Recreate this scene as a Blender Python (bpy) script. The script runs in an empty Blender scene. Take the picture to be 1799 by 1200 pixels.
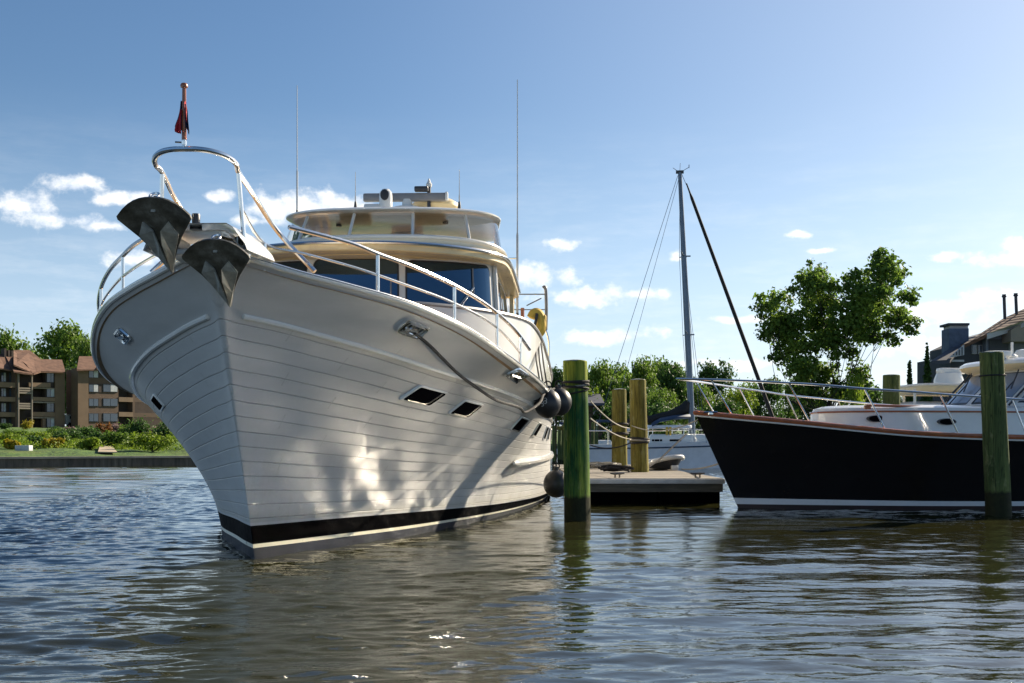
import bpy, bmesh, math, random
import numpy as np
from mathutils import Vector, Matrix
random.seed(7); RNG = np.random.default_rng(11)
C = bpy.context.scene.collection
PI = math.pi
SUN_AZ, SUN_EL = 49.0, 28.0          # sun: degrees from +Y toward +X, and elevation
FPX, HY, CX, EYE = 2000.0, 778.0, 899.5, 1.1

# ------------------------------------------------------------------ helpers
def wx(px, Y): return (px - CX) / FPX * Y
def wz(py, Y): return EYE + (HY - py) / FPX * Y
def at(px, py, Y): return Vector((wx(px, Y), Y, wz(py, Y)))

class MB:
    """collects shapes that become ONE mesh object"""
    def __init__(s): s.v = []; s.f = []; s.m = []; s.uv = None
    def add(s, vs, fs, mi=0):
        o = len(s.v); s.v.extend([tuple(v) for v in vs])
        s.f.extend([tuple(i + o for i in f) for f in fs]); s.m.extend([mi] * len(fs)); return s
    def box(s, c, d, mi=0, rz=0, tilt=None):
        x, y, z = d[0] / 2, d[1] / 2, d[2] / 2
        vs = [Vector((a * x, b * y, e * z)) for a in (-1, 1) for b in (-1, 1) for e in (-1, 1)]
        M = Matrix.Rotation(rz, 3, 'Z')
        if tilt: M = M @ Matrix.Rotation(tilt[1], 3, tilt[0])
        c = Vector(c)
        return s.add([M @ v + c for v in vs], [(0, 1, 3, 2), (4, 6, 7, 5), (0, 4, 5, 1), (2, 3, 7, 6), (0, 2, 6, 4), (1, 5, 7, 3)], mi)
    def rbox(s, c, d, r=.02, mi=0, rz=0, n=3):
        """box with rounded vertical edges and a chamfered top and bottom"""
        x, y, z = d[0] / 2, d[1] / 2, d[2] / 2; r = min(r, x * .98, y * .98)
        def ring(ins, zz):
            out = []
            for sx, sy, a0 in ((1, 1, 0), (-1, 1, 90), (-1, -1, 180), (1, -1, 270)):
                for k in range(n + 1):
                    a = math.radians(a0 + 90 * k / n)
                    out.append(((x - r) * sx + (r - ins) * math.cos(a), (y - r) * sy + (r - ins) * math.sin(a), zz))
            return out
        e = min(r * .6, z * .45)
        M = Matrix.Rotation(rz, 3, 'Z'); c = Vector(c)
        rings = [ring(e, -z), ring(e * .3, -z + e * .3), ring(0, -z + e), ring(0, z - e), ring(e * .3, z - e * .3), ring(e, z)]
        return s.loft([[M @ Vector(p) + c for p in q] for q in rings], True, True, mi)
    def loft(s, rings, closed=True, caps=False, mi=0):
        n = len(rings[0]); vs = [p for r in rings for p in r]; fs = []
        for i in range(len(rings) - 1):
            for j in range(n if closed else n - 1):
                k = (j + 1) % n
                fs.append((i * n + j, i * n + k, (i + 1) * n + k, (i + 1) * n + j))
        if caps:
            fs.append(tuple(range(n - 1, -1, -1))); fs.append(tuple(range((len(rings) - 1) * n, len(rings) * n)))
        return s.add(vs, fs, mi)
    def tube(s, pts, r, n=8, mi=0, caps=True, closed=False):
        pts = [Vector(p) for p in pts]; N = len(pts)
        rr = r if isinstance(r, (list, tuple)) else [r] * N
        rings = []; up = None
        for i in range(N):
            if closed: t = pts[(i + 1) % N] - pts[i - 1]
            else: t = pts[min(i + 1, N - 1)] - pts[max(i - 1, 0)]
            if t.length < 1e-9: t = Vector((0, 0, 1))
            t.normalize()
            if up is None:
                up = Vector((0, 0, 1)) if abs(t.z) < .9 else Vector((1, 0, 0))
            a = t.cross(up)
            if a.length < 1e-6: a = t.cross(Vector((0, 1, 0)))
            a.normalize(); b = a.cross(t); b.normalize(); up = b
            rings.append([pts[i] + (a * math.cos(2 * PI * k / n) + b * math.sin(2 * PI * k / n)) * rr[i] for k in range(n)])
        if closed: rings.append(rings[0])
        return s.loft(rings, True, caps and not closed, mi)
    def lathe(s, prof, c=(0, 0, 0), n=20, mi=0, axis='Z', sx=1, sy=1):
        rings = []
        for r, z in prof:
            ring = []
            for k in range(n):
                a = 2 * PI * k / n; p = Vector((r * math.cos(a) * sx, r * math.sin(a) * sy, z))
                if axis == 'X': p = Vector((p.z, p.x, p.y))
                if axis == 'Y': p = Vector((p.y, p.z, p.x))
                ring.append(p + Vector(c))
            rings.append(ring)
        return s.loft(rings, True, True, mi)
    def prism(s, out, d, mi=0):
        """outline (3D points, planar) extruded by vector d"""
        d = Vector(d); n = len(out); vs = [Vector(p) for p in out] + [Vector(p) + d for p in out]
        fs = [tuple(range(n)), tuple(range(2 * n - 1, n - 1, -1))] + [(j, j + n, (j + 1) % n + n, (j + 1) % n) for j in range(n)]
        return s.add(vs, fs, mi)
    def build(s, name, mats, parent=None, smooth=35, fix=True):
        me = bpy.data.meshes.new(name); me.from_pydata(s.v, [], s.f)
        mats = mats if isinstance(mats, (list, tuple)) else [mats]
        for m in mats: me.materials.append(m)
        if len(mats) > 1: me.polygons.foreach_set('material_index', s.m)
        if fix:
            bm = bmesh.new(); bm.from_mesh(me); bmesh.ops.recalc_face_normals(bm, faces=bm.faces); bm.to_mesh(me); bm.free()
        if smooth:
            me.polygons.foreach_set('use_smooth', [True] * len(me.polygons)); me.set_sharp_from_angle(angle=math.radians(smooth))
        me.update()
        o = bpy.data.objects.new(name, me); C.objects.link(o)
        if parent: o.parent = parent
        return o

def thing(name, label, cat, loc=(0, 0, 0), rz=0, group=None):
    o = bpy.data.objects.new(name, None); C.objects.link(o); o.location = loc; o.rotation_euler = (0, 0, rz)
    o.empty_display_size = .3
    return tag(o, label, cat, group)
def tag(o, label, cat, group=None):
    o['label'] = label; o['category'] = cat
    if group: o['group'] = group
    return o
def struct(o, kind='structure'): o['kind'] = kind; return o
def dup(root, loc, rz=0, label=None, sc=None):
    """a copy of a thing with copies of its parts and sub-parts"""
    r = root.copy(); C.objects.link(r); r.location = loc; r.rotation_euler = (0, 0, rz)
    if sc: r.scale = sc if isinstance(sc, tuple) else (sc, sc, sc)
    if label: r['label'] = label
    for ch in [o for o in root.children]:
        c = ch.copy(); C.objects.link(c); c.parent = r
        for g in [o for o in ch.children]:
            d = g.copy(); C.objects.link(d); d.parent = c
    return r
def single(name, mb, mat, label, cat, loc=(0, 0, 0), group=None, smooth=35):
    """a thing that is one mesh, its origin at its base"""
    L = Vector(loc); mb.v = [tuple(Vector(v) - L) for v in mb.v]
    o = mb.build(name, mat, None, smooth); o.location = L
    return tag(o, label, cat, group)

# ------------------------------------------------------------------ materials
class NT:
    def __init__(s, m): s.t = m.node_tree; s.n = s.t.nodes; s.l = s.t.links
    def node(s, typ, ins=None, **kw):
        n = s.n.new(typ)
        for k, v in kw.items(): setattr(n, k, v)
        for k, v in (ins or {}).items():
            if isinstance(v, bpy.types.NodeSocket): s.l.new(v, n.inputs[k])
            else: n.inputs[k].default_value = v
        return n
    def math(s, op, a, b=0.0, c=None, clamp=False):
        d = {0: a, 1: b}
        if c is not None: d[2] = c
        return s.node('ShaderNodeMath', d, operation=op, use_clamp=clamp).outputs[0]
    def ramp(s, fac, stops, interp='LINEAR'):
        n = s.node('ShaderNodeValToRGB', {0: fac}); n.color_ramp.interpolation = interp
        e = n.color_ramp.elements
        while len(e) < len(stops): e.new(.5)
        for i, (p, c) in enumerate(stops): e[i].position = p; e[i].color = (c if len(c) == 4 else (*c, 1))
        return n.outputs[0]
    def noise(s, vec, scale, detail=4, rough=.55, dist=0):
        d = {'Scale': scale, 'Detail': detail, 'Roughness': rough, 'Distortion': dist}
        if vec is not None: d['Vector'] = vec
        return s.node('ShaderNodeTexNoise', d).outputs[0]
    def coord(s, which='Object', scale=None):
        o = s.node('ShaderNodeTexCoord').outputs[which]
        if scale: o = s.node('ShaderNodeMapping', {'Vector': o, 'Scale': scale}).outputs[0]
        return o
    def mix(s, fac, a, b, blend='MIX'):
        n = s.node('ShaderNodeMix', data_type='RGBA', blend_type=blend)
        for sock, v in ((n.inputs[0], fac), (n.inputs[6], a), (n.inputs[7], b)):
            if isinstance(v, bpy.types.NodeSocket): s.l.new(v, sock)
            elif isinstance(v, (int, float)): sock.default_value = v
            else: sock.default_value = (*v, 1) if len(v) == 3 else v
        return n.outputs[2]
    def bump(s, h, strength=.3, dist=.02, normal=None):
        d = {'Height': h, 'Strength': strength, 'Distance': dist}
        if normal is not None: d['Normal'] = normal
        return s.node('ShaderNodeBump', d).outputs[0]

def newmat(name):
    m = bpy.data.materials.new(name); m.use_nodes = True
    t = NT(m); b = t.n['Principled BSDF']; return m, t, b
def setp(b, t, **kw):
    names = dict(col='Base Color', rough='Roughness', metal='Metallic', ior='IOR', coat='Coat Weight', coatr='Coat Roughness',
                 normal='Normal', spec='Specular IOR Level', trans='Transmission Weight', alpha='Alpha', sheen='Sheen Weight')
    for k, v in kw.items():
        sock = b.inputs[names[k]]
        if isinstance(v, bpy.types.NodeSocket): t.l.new(v, sock)
        elif k == 'col': sock.default_value = (*v, 1)
        else: sock.default_value = v
def paint(name, col, rough=.3, var=.08, scale=3.0, bump=.0, metal=0, coat=0, bscale=60, spec=.5):
    """paint or plastic with a faint mottling so that no surface is dead flat"""
    m, t, b = newmat(name)
    n = t.noise(t.coord(), scale, 5, .6)
    lo = tuple(c * (1 - var) for c in col); hi = tuple(min(1, c * (1 + var)) for c in col)
    c = t.ramp(n, [(.3, lo), (.7, hi)])
    r = t.math('MULTIPLY_ADD', t.noise(t.coord(), scale * 4, 3), rough * .5, rough * .75)
    setp(b, t, col=c, rough=r, metal=metal, coat=coat, coatr=.05, spec=spec)
    if bump: setp(b, t, normal=t.bump(t.noise(t.coord(), bscale, 4), bump, .01))
    return m
M = {}
M['steel'] = paint('stainless_steel', (.72, .72, .71), .18, .05, 8, metal=1)
M['dull_steel'] = paint('galvanised_steel', (.16, .155, .14), .34, .25, 6, metal=1, bump=.15, bscale=30)
M['white'] = paint('white_gelcoat', (.66, .65, .61), .22, .04, 2.5, coat=.4)
M['cream'] = paint('bounce_tinted_cream_gelcoat', (.76, .60, .33), .3, .05, 2.5)  # off-white brow and hardtop underside: warm bounce light put into the cream
M['black_rubber'] = paint('black_rubber', (.018, .017, .018), .42, .2, 9)
M['dark_plastic'] = paint('dark_plastic', (.03, .03, .033), .35, .2, 9)
M['teak'] = paint('varnished_teak', (.30, .095, .035), .25, .3, 5, coat=.5)
M['rope_dark'] = paint('dark_rope', (.016, .015, .015), .85, .3, 40, bump=.5, bscale=120)
M['rope_pale'] = paint('pale_rope', (.27, .25, .21), .85, .25, 40, bump=.5, bscale=120)

def hull_material():
    """white gelcoat with fine plank grooves (v coordinate in the UV map)"""
    m, t, b = newmat('planked_white_hull')
    uv = t.coord('UV'); sep = t.node('ShaderNodeSeparateXYZ', {0: uv})
    fr = t.math('FRACT', sep.outputs[1]); d = t.math('ABSOLUTE', t.math('SUBTRACT', fr, .5))
    inr = t.math('MULTIPLY', t.math('GREATER_THAN', sep.outputs[1], .2), t.math('LESS_THAN', sep.outputs[1], 14.2))
    g = t.node('ShaderNodeMapRange', {0: d, 1: .0, 2: .06, 3: 1, 4: 0}, interpolation_type='SMOOTHSTEP').outputs[0]
    g = t.math('MULTIPLY', g, inr)
    # staggered butt joints along the planks
    row = t.math('FLOOR', sep.outputs[1]); jx = t.math('FRACT', t.math('MULTIPLY_ADD', row, .371, t.math('MULTIPLY', sep.outputs[0], .62)))
    jt = t.math('MULTIPLY', t.math('LESS_THAN', t.math('ABSOLUTE', t.math('SUBTRACT', jx, .5)), .0045), inr)
    g = t.math('MAXIMUM', g, t.math('MULTIPLY', jt, .6))
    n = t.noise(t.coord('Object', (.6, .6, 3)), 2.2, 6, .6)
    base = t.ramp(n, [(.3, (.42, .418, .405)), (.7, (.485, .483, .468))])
    streak = t.noise(t.coord('Object', (5, 5, .35)), 1.6, 5, .65); low = t.node('ShaderNodeMapRange', {0: sep.outputs[1], 1: 0, 2: 9, 3: 1, 4: .15}).outputs[0]
    base = t.mix(t.math('MULTIPLY', t.math('MULTIPLY', t.node('ShaderNodeMapRange', {0: streak, 1: .52, 2: .72, 3: 0, 4: .35}).outputs[0], low), 1.0), base, (.33, .30, .23))
    scum = t.node('ShaderNodeMapRange', {0: t.math('MULTIPLY_ADD', t.noise(t.coord('Object', (2, 2, 2)), 3, 5), 1.6, sep.outputs[1]), 1: .7, 2: 2.2, 3: .42, 4: 0}).outputs[0]
    base = t.mix(t.math('MULTIPLY', scum, inr), base, (.27, .25, .17))
    col = t.mix(t.math('MULTIPLY', g, .32), base, (.22, .21, .19))
    wave = t.noise(t.coord('Object', (1, 1, 1)), 1.6, 2, .5)
    nb = t.bump(wave, .12, .02)
    nb = t.bump(t.math('SUBTRACT', 1.0, g), .8, .008, nb)
    setp(b, t, col=col, rough=.34, normal=nb, coat=.06, coatr=.05, spec=.05)
    return m
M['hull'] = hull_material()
M['boot_black'] = paint('black_boot_stripe', (.0015, .0016, .002), .5, .2, 3, spec=.06)
M['boot_black'].node_tree.nodes['Principled BSDF'].inputs['IOR'].default_value = 1.12
M['boot_cream'] = paint('cream_boot_line', (.62, .58, .44), .3, .06, 3)
M['bottom_paint'] = paint('dark_bottom_paint', (.014, .018, .028), .6, .3, 4, spec=.15)

# ------------------------------------------------------------------ motor yacht
YA = math.radians(2.454); YX, YY = -2.441, 10.795
def yw(s, p, z):                                    # yacht local -> world
    return Vector((YX + s * math.sin(YA) + p * math.cos(YA), YY + s * math.cos(YA) - p * math.sin(YA), z))
YL = 18.5
def spl(kn, val, s):
    kn = np.array(kn, float); val = np.array(val, float); s = np.clip(np.asarray(s, float), kn[0], kn[-1])
    h = np.diff(kn); d = np.diff(val) / h; m = np.zeros(len(kn)); m[0] = d[0]; m[-1] = d[-1]
    m[1:-1] = (d[:-1] * h[1:] + d[1:] * h[:-1]) / (h[1:] + h[:-1])
    i = np.clip(np.searchsorted(kn, s) - 1, 0, len(kn) - 2); t = (s - kn[i]) / h[i]
    return (2*t**3-3*t*t+1)*val[i]+(t**3-2*t*t+t)*h[i]*m[i]+(-2*t**3+3*t*t)*val[i+1]+(t**3-t*t)*h[i]*m[i+1]
KN = np.array([0, .15, .4, .8, 1.4, 2.2, 3.2, 4.5, 6, 8, 11, 20.])
SB = [0, .272, .569, .954, 1.429, 1.894, 2.309, 2.62, 2.74, 2.78, 2.79, 2.55]
SZ = [2.684, 2.638, 2.570, 2.503, 2.416, 2.264, 2.034, 1.84, 1.75, 1.72, 1.74, 1.85]
RB = [0, .13, .35, .688, 1.129, 1.575, 1.967, 2.352, 2.60, 2.698, 2.727, 2.55]
RZ = [2.224, 2.197, 2.162, 2.087, 1.985, 1.859, 1.767, 1.66, 1.56, 1.52, 1.50, 1.56]
RS0, SS0 = -1.099, -1.34
def sheer(s):
    t = np.maximum(np.asarray(s, float) - SS0, 0); return spl(np.sqrt(KN), SB, np.sqrt(t)), spl(KN, SZ, t)
def rub(s):
    t = np.maximum(np.asarray(s, float) - RS0, 0); return spl(np.sqrt(KN), RB, np.sqrt(t)), spl(KN, RZ, t)
WK = [0, .38, 1, 2.27, 4, 5.94, 8.9, 10.5, 14, 19]; WB = [0, .185, .45, .98, 1.47, 1.92, 2.39, 2.55, 2.60, 2.4]
BK = [0, .47, 1.14, 2.44, 4.14, 7.14, 10.64, 14, 19.2]; BB = [0, .195, .46, 1.02, 1.57, 2.2, 2.62, 2.68, 2.45]; BZ = [.322, .316, .308, .29, .255, .19, .155, .15, .15]
BS0 = -.143
def boot(s):
    t = np.maximum(np.asarray(s, float) - BS0, 0); return spl(BK, BB, t), spl(BK, BZ, t)
def wline(s): return spl(WK, WB, np.maximum(np.asarray(s, float), 0))
FLARE = 1.5
UU = np.linspace(0, 1, 90) ** 2.3
def level(kind, v=0.):
    """one long curve of the hull: arrays (s, half breadth, z)"""
    def at_s(fn, s0):
        s = s0 + (YL - s0) * UU; return s, fn(s)
    if kind == 'sheer': s, (b, z) = at_s(sheer, SS0); return s, b, z
    if kind == 'rub': s, (b, z) = at_s(rub, RS0); return s, b, z
    if kind == 'up':
        a = level('rub'); c = level('sheer'); return tuple(x + (y - x) * v for x, y in zip(a, c))
    if kind == 'mid':                              # between boot top and rub rail
        s, (b, z) = at_s(boot, BS0); a = (s, b, z); c = level('rub')
        w = v ** FLARE
        return a[0] + (c[0] - a[0]) * v, a[1] + (c[1] - a[1]) * w, a[2] + (c[2] - a[2]) * v
    if kind == 'low':                              # between waterline and boot top
        s, b = at_s(wline, 0.); a = (s, b, np.zeros_like(s)); s2, (b2, z2) = at_s(boot, BS0)
        return s + (s2 - s) * v, b + (b2 - b) * v, z2 * v
    if kind == 'keel':
        s, b = at_s(wline, 0.); return s + .25 * (1 - UU), b * .82, np.full_like(s, -.6)
def hull_point(v, s, side=1):
    """point on the planked topside: v = 0 boot top .. 1 rub rail .. 2 sheer"""
    a = level('mid', v) if v <= 1 else level('up', v - 1)
    return Vector((side * float(np.interp(s, a[0], a[1])), s, float(np.interp(s, a[0], a[2]))))
def hull_frame(v, s, side=1):
    """point, direction aft, direction up along the skin, outward normal"""
    p = hull_point(v, s, side); ds = (hull_point(v, s + .03, side) - hull_point(v, s - .03, side)).normalized()
    dv = (hull_point(v + .02, s, side) - hull_point(v - .02, s, side)).normalized()
    n = ds.cross(dv) * (1 if side > 0 else -1)
    if n.x * side < 0: n = -n
    return p, ds, dv, n.normalized()
def hull_find(px, py, side=1):
    """(v, s) of the hull point that projects on a pixel"""
    best = None
    for v in np.linspace(0.02, 1.98, 99):
        a = level('mid', v) if v <= 1 else level('up', v - 1)
        X = YX + a[0] * math.sin(YA) + side * a[1] * math.cos(YA); Y = YY + a[0] * math.cos(YA) - side * a[1] * math.sin(YA)
        d = np.hypot(CX + FPX * X / Y - px, HY - FPX * (a[2] - EYE) / Y - py)
        i = int(d[:70].argmin())
        if best is None or d[i] < best[0]: best = (d[i], v, float(a[0][i]))
    # refine in s
    _, v, s = best
    return v, s

YACHT = thing('motor_yacht', 'large white flybridge motor yacht with planked hull, tall bow and roof brow coloured for warm bounce light', 'yacht', (YX, YY, 0), -YA)
def build_hull():
    lv = [('keel', 0, 0, None)] + [('low', v, 0, None) for v in (0, .325)] + [('low', .445, 1, None), ('low', 1., 2, None)]
    lv += [('mid', v, 3, v * 14.) for v in np.linspace(0, 1, 24)[1:]] + [('up', v, 3, 14 + v) for v in (.2, .4, .6, .8, 1.)]
    V = []; UV = []
    for kind, v, mi, uvv in lv:
        s, b, z = level(kind, v)
        for side in (1, -1):
            for i in range(len(s)):
                V.append((side * b[i], s[i], z[i])); UV.append((s[i], uvv if uvv is not None else 0.))
    n = len(UU); F = []; MI = []
    for k in range(1, len(lv)):
        for sd in (0, 1):
            A = (2 * (k - 1) + sd) * n; B = (2 * k + sd) * n
            for i in range(n - 1):
                f = (A + i, A + i + 1, B + i + 1, B + i); F.append(f if sd == 0 else f[::-1]); MI.append(lv[k][2])
        A = 2 * (k - 1) * n + n - 1; B = 2 * k * n + n - 1
        F.append((A, A + n, B + n, B)); MI.append(lv[k][2])          # transom
    me = bpy.data.meshes.new('hull'); me.from_pydata(V, [], F)
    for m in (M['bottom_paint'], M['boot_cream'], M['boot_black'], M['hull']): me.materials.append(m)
    me.polygons.foreach_set('material_index', MI)
    ul = me.uv_layers.new(name='UVMap'); li = np.zeros(len(me.loops), np.int32); me.loops.foreach_get('vertex_index', li)
    ul.data.foreach_set('uv', np.array(UV, np.float32)[li].ravel())
    bm = bmesh.new(); bm.from_mesh(me); bmesh.ops.remove_doubles(bm, verts=bm.verts, dist=.002); bm.to_mesh(me); bm.free()
    me.polygons.foreach_set('use_smooth', [True] * len(me.polygons)); me.set_sharp_from_angle(angle=math.radians(50)); me.update()
    o = bpy.data.objects.new('hull', me); C.objects.link(o); o.parent = YACHT
build_hull()
# ---- yacht fittings -------------------------------------------------------
def glass_mat(name, tint, rough=.02):
    m, t, b = newmat(name); t.n.remove(b)
    tr = t.node('ShaderNodeBsdfTransparent', {'Color': (*tint, 1)}); gl = t.node('ShaderNodeBsdfGlossy', {'Color': (1, 1, 1, 1), 'Roughness': rough})
    fr = t.node('ShaderNodeFresnel', {'IOR': 1.5}); mx = t.node('ShaderNodeMixShader', {0: fr.outputs[0], 1: tr.outputs[0], 2: gl.outputs[0]})
    t.l.new(mx.outputs[0], t.n['Material Output'].inputs[0]); return m
M['dark_glass'] = paint('tinted_window_glass', (.004, .010, .022), .02, .1, 2, spec=.9); M['dark_glass'].node_tree.nodes['Principled BSDF'].inputs['IOR'].default_value = 1.9; M['dark_glass'].node_tree.nodes['Principled BSDF'].inputs['Specular Tint'].default_value = (.45, .72, 1, 1)
M['port_glass'] = paint('dark_port_glass', (.004, .004, .005), .25, .1, 2, spec=.0)
M['clear_glass'] = glass_mat('clear_window_glass', (.80, .79, .76))
M['pale_cream'] = paint('pale_cream_gelcoat', (.70, .62, .47), .3, .05, 2.5)
M['teak_deck'] = paint('teak_deck', (.34, .21, .10), .6, .25, 6, bump=.1)
M['canvas_yellow'] = paint('yellow_canvas', (.66, .42, .06), .7, .15, 8, bump=.2)
M['navy'] = paint('navy_canvas', (.015, .025, .07), .75, .2, 8, bump=.2)
M['red_flag'] = paint('red_flag_cloth', (.42, .02, .03), .8, .15, 10, bump=.2)
M['grey_plastic'] = paint('grey_plastic', (.20, .20, .205), .35, .1, 5)

def curve_pts(kind, s0, s1, n, side, dz=0, dp=0, fn=None):
    out = []
    for s in s0 + (s1 - s0) * np.linspace(0, 1, n) ** 1.5:
        b, z = fn(s); out.append(Vector((side * (float(b) + dp), s, float(z) + dz)))
    return out
# deck
mb = MB(); L = level('sheer'); n = len(L[0]); rows = []
for k in range(n): rows.append([Vector((L[1][k] * q * .985, L[0][k] + .01, L[2][k] - .05 + .05 * (1 - q * q))) for q in (-1, -.6, -.2, .2, .6, 1)])
mb.loft(rows, closed=False); mb.build('deck', M['teak_deck'], YACHT)
# cap rail round the bow and along both sheers, one unbroken moulding with a steel strip on it
def bow_path(fn, s0, send, inset=0.0, dz=0.0):
    st = s0 + (send - s0) * np.linspace(0, 1, 70) ** 2.2
    P = []
    for s in st[::-1]:
        b, z = fn(s); P.append(Vector((-float(b) - inset, s, float(z) + dz)))
    for s in st[1:]:
        b, z = fn(s); P.append(Vector((float(b) + inset, s, float(z) + dz)))
    return P
mb = MB(); mb.tube(bow_path(sheer, SS0, YL, .004, .010), .024, 8); cap = mb.build('cap_rail', M['white'], YACHT)
mb = MB(); mb.tube(bow_path(sheer, SS0, YL, .020, .026), .013, 8); mb.build('rub_strip', M['steel'], cap)
for side in (1, -1):
    mb = MB(); st = (RS0 + .16) + (YL - RS0 - .2) * np.linspace(0, 1, 80) ** 1.8
    pts = []; rr = []
    for i, s in enumerate(st):
        b, z = rub(s); pts.append(Vector((side * (float(b) + .008), s, float(z)))); rr.append(.027 if 0 < i < 79 else .010)
    mb.tube(pts, rr, 8); mb.build('rub_rail', M['white'], YACHT)
    # spray strake low on the after body
    mb = MB(); pts = []; rr = []
    for i, s in enumerate(np.linspace(5.5, 17, 40)):
        p = hull_point(.50, s, side); p.z = .80 + .006 * (s - 4)
        pts.append(p + Vector((side * .02, 0, 0))); rr.append(.055 if i else .02)
    mb.tube(pts, rr, 8); mb.build('spray_strake', M['white'], YACHT)

# raised side bulwark that sweeps inboard ahead of the wheelhouse
BW = [(3.0, 0, 2.80), (3.05, .5, 2.80), (3.2, 1.0, 2.80), (3.55, 1.5, 2.80), (3.95, 1.85, 2.80), (4.35, 2.1, 2.80), (4.75, 2.28, 2.80), (5.15, 2.45, 2.77), (5.6, 2.55, 2.70), (6.2, 2.62, 2.60), (7, 2.66, 2.50), (9, 2.70, 2.42), (13, 2.70, 2.40), (18.3, 2.52, 2.42)]
def smooth_pts(P, n):
    P = [Vector(p) for p in P]; out = []
    for i in range(len(P) - 1):
        a, b, c, d = P[max(i - 1, 0)], P[i], P[i + 1], P[min(i + 2, len(P) - 1)]
        for k in range(n):
            t = k / n; out.append(.5 * ((2 * b) + (c - a) * t + (2 * a - 5 * b + 4 * c - d) * t * t + (3 * b - a - 3 * c + d) * t ** 3))
    return out + [P[-1]]
half = smooth_pts([(p, s, z) for s, p, z in BW], 5)
full = [Vector((-v.x, v.y, v.z)) for v in half[:0:-1]] + half
mb = MB(); rows = [[], [], [], []]
for v in full:
    zb = 1.6
    rows[0].append(Vector((v.x, v.y, zb))); rows[1].append(v.copy()); rows[2].append(Vector((v.x * .965, v.y + .09, v.z))); rows[3].append(Vector((v.x * .965, v.y + .09, zb)))
mb.loft(rows, closed=False); bwk = mb.build('raised_bulwark', M['white'], YACHT)
mb = MB(); mb.tube([v + Vector((0, .03, .012)) for v in full], .032, 8); mb.build('capping', M['grey_plastic'], bwk)

# wheelhouse
HO = smooth_pts([(0, 5.25, 0), (.65, 5.30, 0), (1.3, 5.52, 0), (1.75, 5.80, 0), (1.93, 6.10, 0), (1.96, 6.7, 0), (1.98, 8, 0), (1.98, 10, 0), (1.95, 13, 0)], 8)
def house(z, k):
    """closed outline of the wheelhouse at height z, raked back"""
    f = .10 * (z - 3.0)
    h = [Vector((v.x * (1 - .03 * (z - 3)), v.y + f * max(0, 1 - (v.y - 5.25) / 1.4), z)) for v in HO]
    return [Vector((-v.x, v.y, v.z)) for v in h[:0:-1]] + h
mb = MB(); mb.loft([house(z, 0) for z in (1.9, 2.6, 3.2, 3.78)], True, True); wh = mb.build('wheelhouse', M['white'], YACHT)
HL = [0]
for a, b in zip(HO[:-1], HO[1:]): HL.append(HL[-1] + (Vector(b) - Vector(a)).length)
def house_pt(t, z, out=0.0, side=1):
    """t = distance along the wall from the centreline"""
    x = float(np.interp(t, HL, [v.x for v in HO])); y = float(np.interp(t, HL, [v.y for v in HO]))
    x2 = float(np.interp(t + .02, HL, [v.x for v in HO])); y2 = float(np.interp(t + .02, HL, [v.y for v in HO]))
    x1 = float(np.interp(t - .02, HL, [v.x for v in HO])) if t > .02 else -.02; y1 = float(np.interp(max(t - .02, 0), HL, [v.y for v in HO]))
    n = Vector((y2 - y1, -(x2 - x1), 0)).normalized()
    f = .10 * (z - 3.0); p = Vector((x * (1 - .03 * (z - 3)), y + f * max(0, 1 - (y - 5.25) / 1.4), z)) + n * out
    return Vector((p.x * side, p.y, p.z))
def wall_panel(mb, t0, t1, z0, z1, out, r=.07, th=.02, mi=0, nseg=10, side=1, skew=0):
    """rounded rectangle that follows the wheelhouse wall"""
    ring = []
    for cx_, cz_, a0 in ((t1 - r, z1 - r, 0), (t0 + r, z1 - r, 90), (t0 + r, z0 + r, 180), (t1 - r, z0 + r, 270)):
        for k in range(6):
            a = math.radians(a0 + 90 * k / 5); ring.append((cx_ + r * math.cos(a), cz_ + r * math.sin(a)))
    # strips across, so that the panel bends with the wall
    ts = np.linspace(t0, t1, nseg + 1); top = []; bot = []
    def span(t):
        e = 0.0
        for c, sg in ((t0 + r, -1), (t1 - r, 1)):
            if (t - c) * sg > 0: e = r - math.sqrt(max(0, r * r - (t - c) ** 2))
        return z0 + e, z1 - e
    ts = sorted(set(list(ts) + [t0 + r * (1 - math.cos(math.radians(q))) for q in (20, 45, 70, 90)] + [t1 - r * (1 - math.cos(math.radians(q))) for q in (20, 45, 70, 90)]))
    rows = []
    for t in ts:
        lo, hi = span(t); sk = skew * (t - (t0 + t1) / 2)
        rows.append([house_pt(abs(t), lo + sk, out - th, side if t >= 0 else -side), house_pt(abs(t), lo + sk, out, side if t >= 0 else -side),
                     house_pt(abs(t), hi + sk, out, side if t >= 0 else -side), house_pt(abs(t), hi + sk, out - th, side if t >= 0 else -side)])
    mb.loft(rows, True, True, mi)
WINS = [(-.60, .60, 2.98, 3.69, 1), (.74, 2.06, 2.98, 3.67, 1), (.74, 2.06, 2.98, 3.67, -1)]
for t0, t1, z0, z1, sd_ in WINS:
    mb = MB(); wall_panel(mb, t0 - .025, t1 + .025, z0 - .025, z1 + .025, .010, .11, side=sd_, nseg=14); fr = mb.build('windscreen', M['black_rubber'], wh)
    mb = MB(); wall_panel(mb, t0, t1, z0, z1, .016, .09, side=sd_, nseg=14); mb.build('pane', M['dark_glass'], fr)
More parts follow.
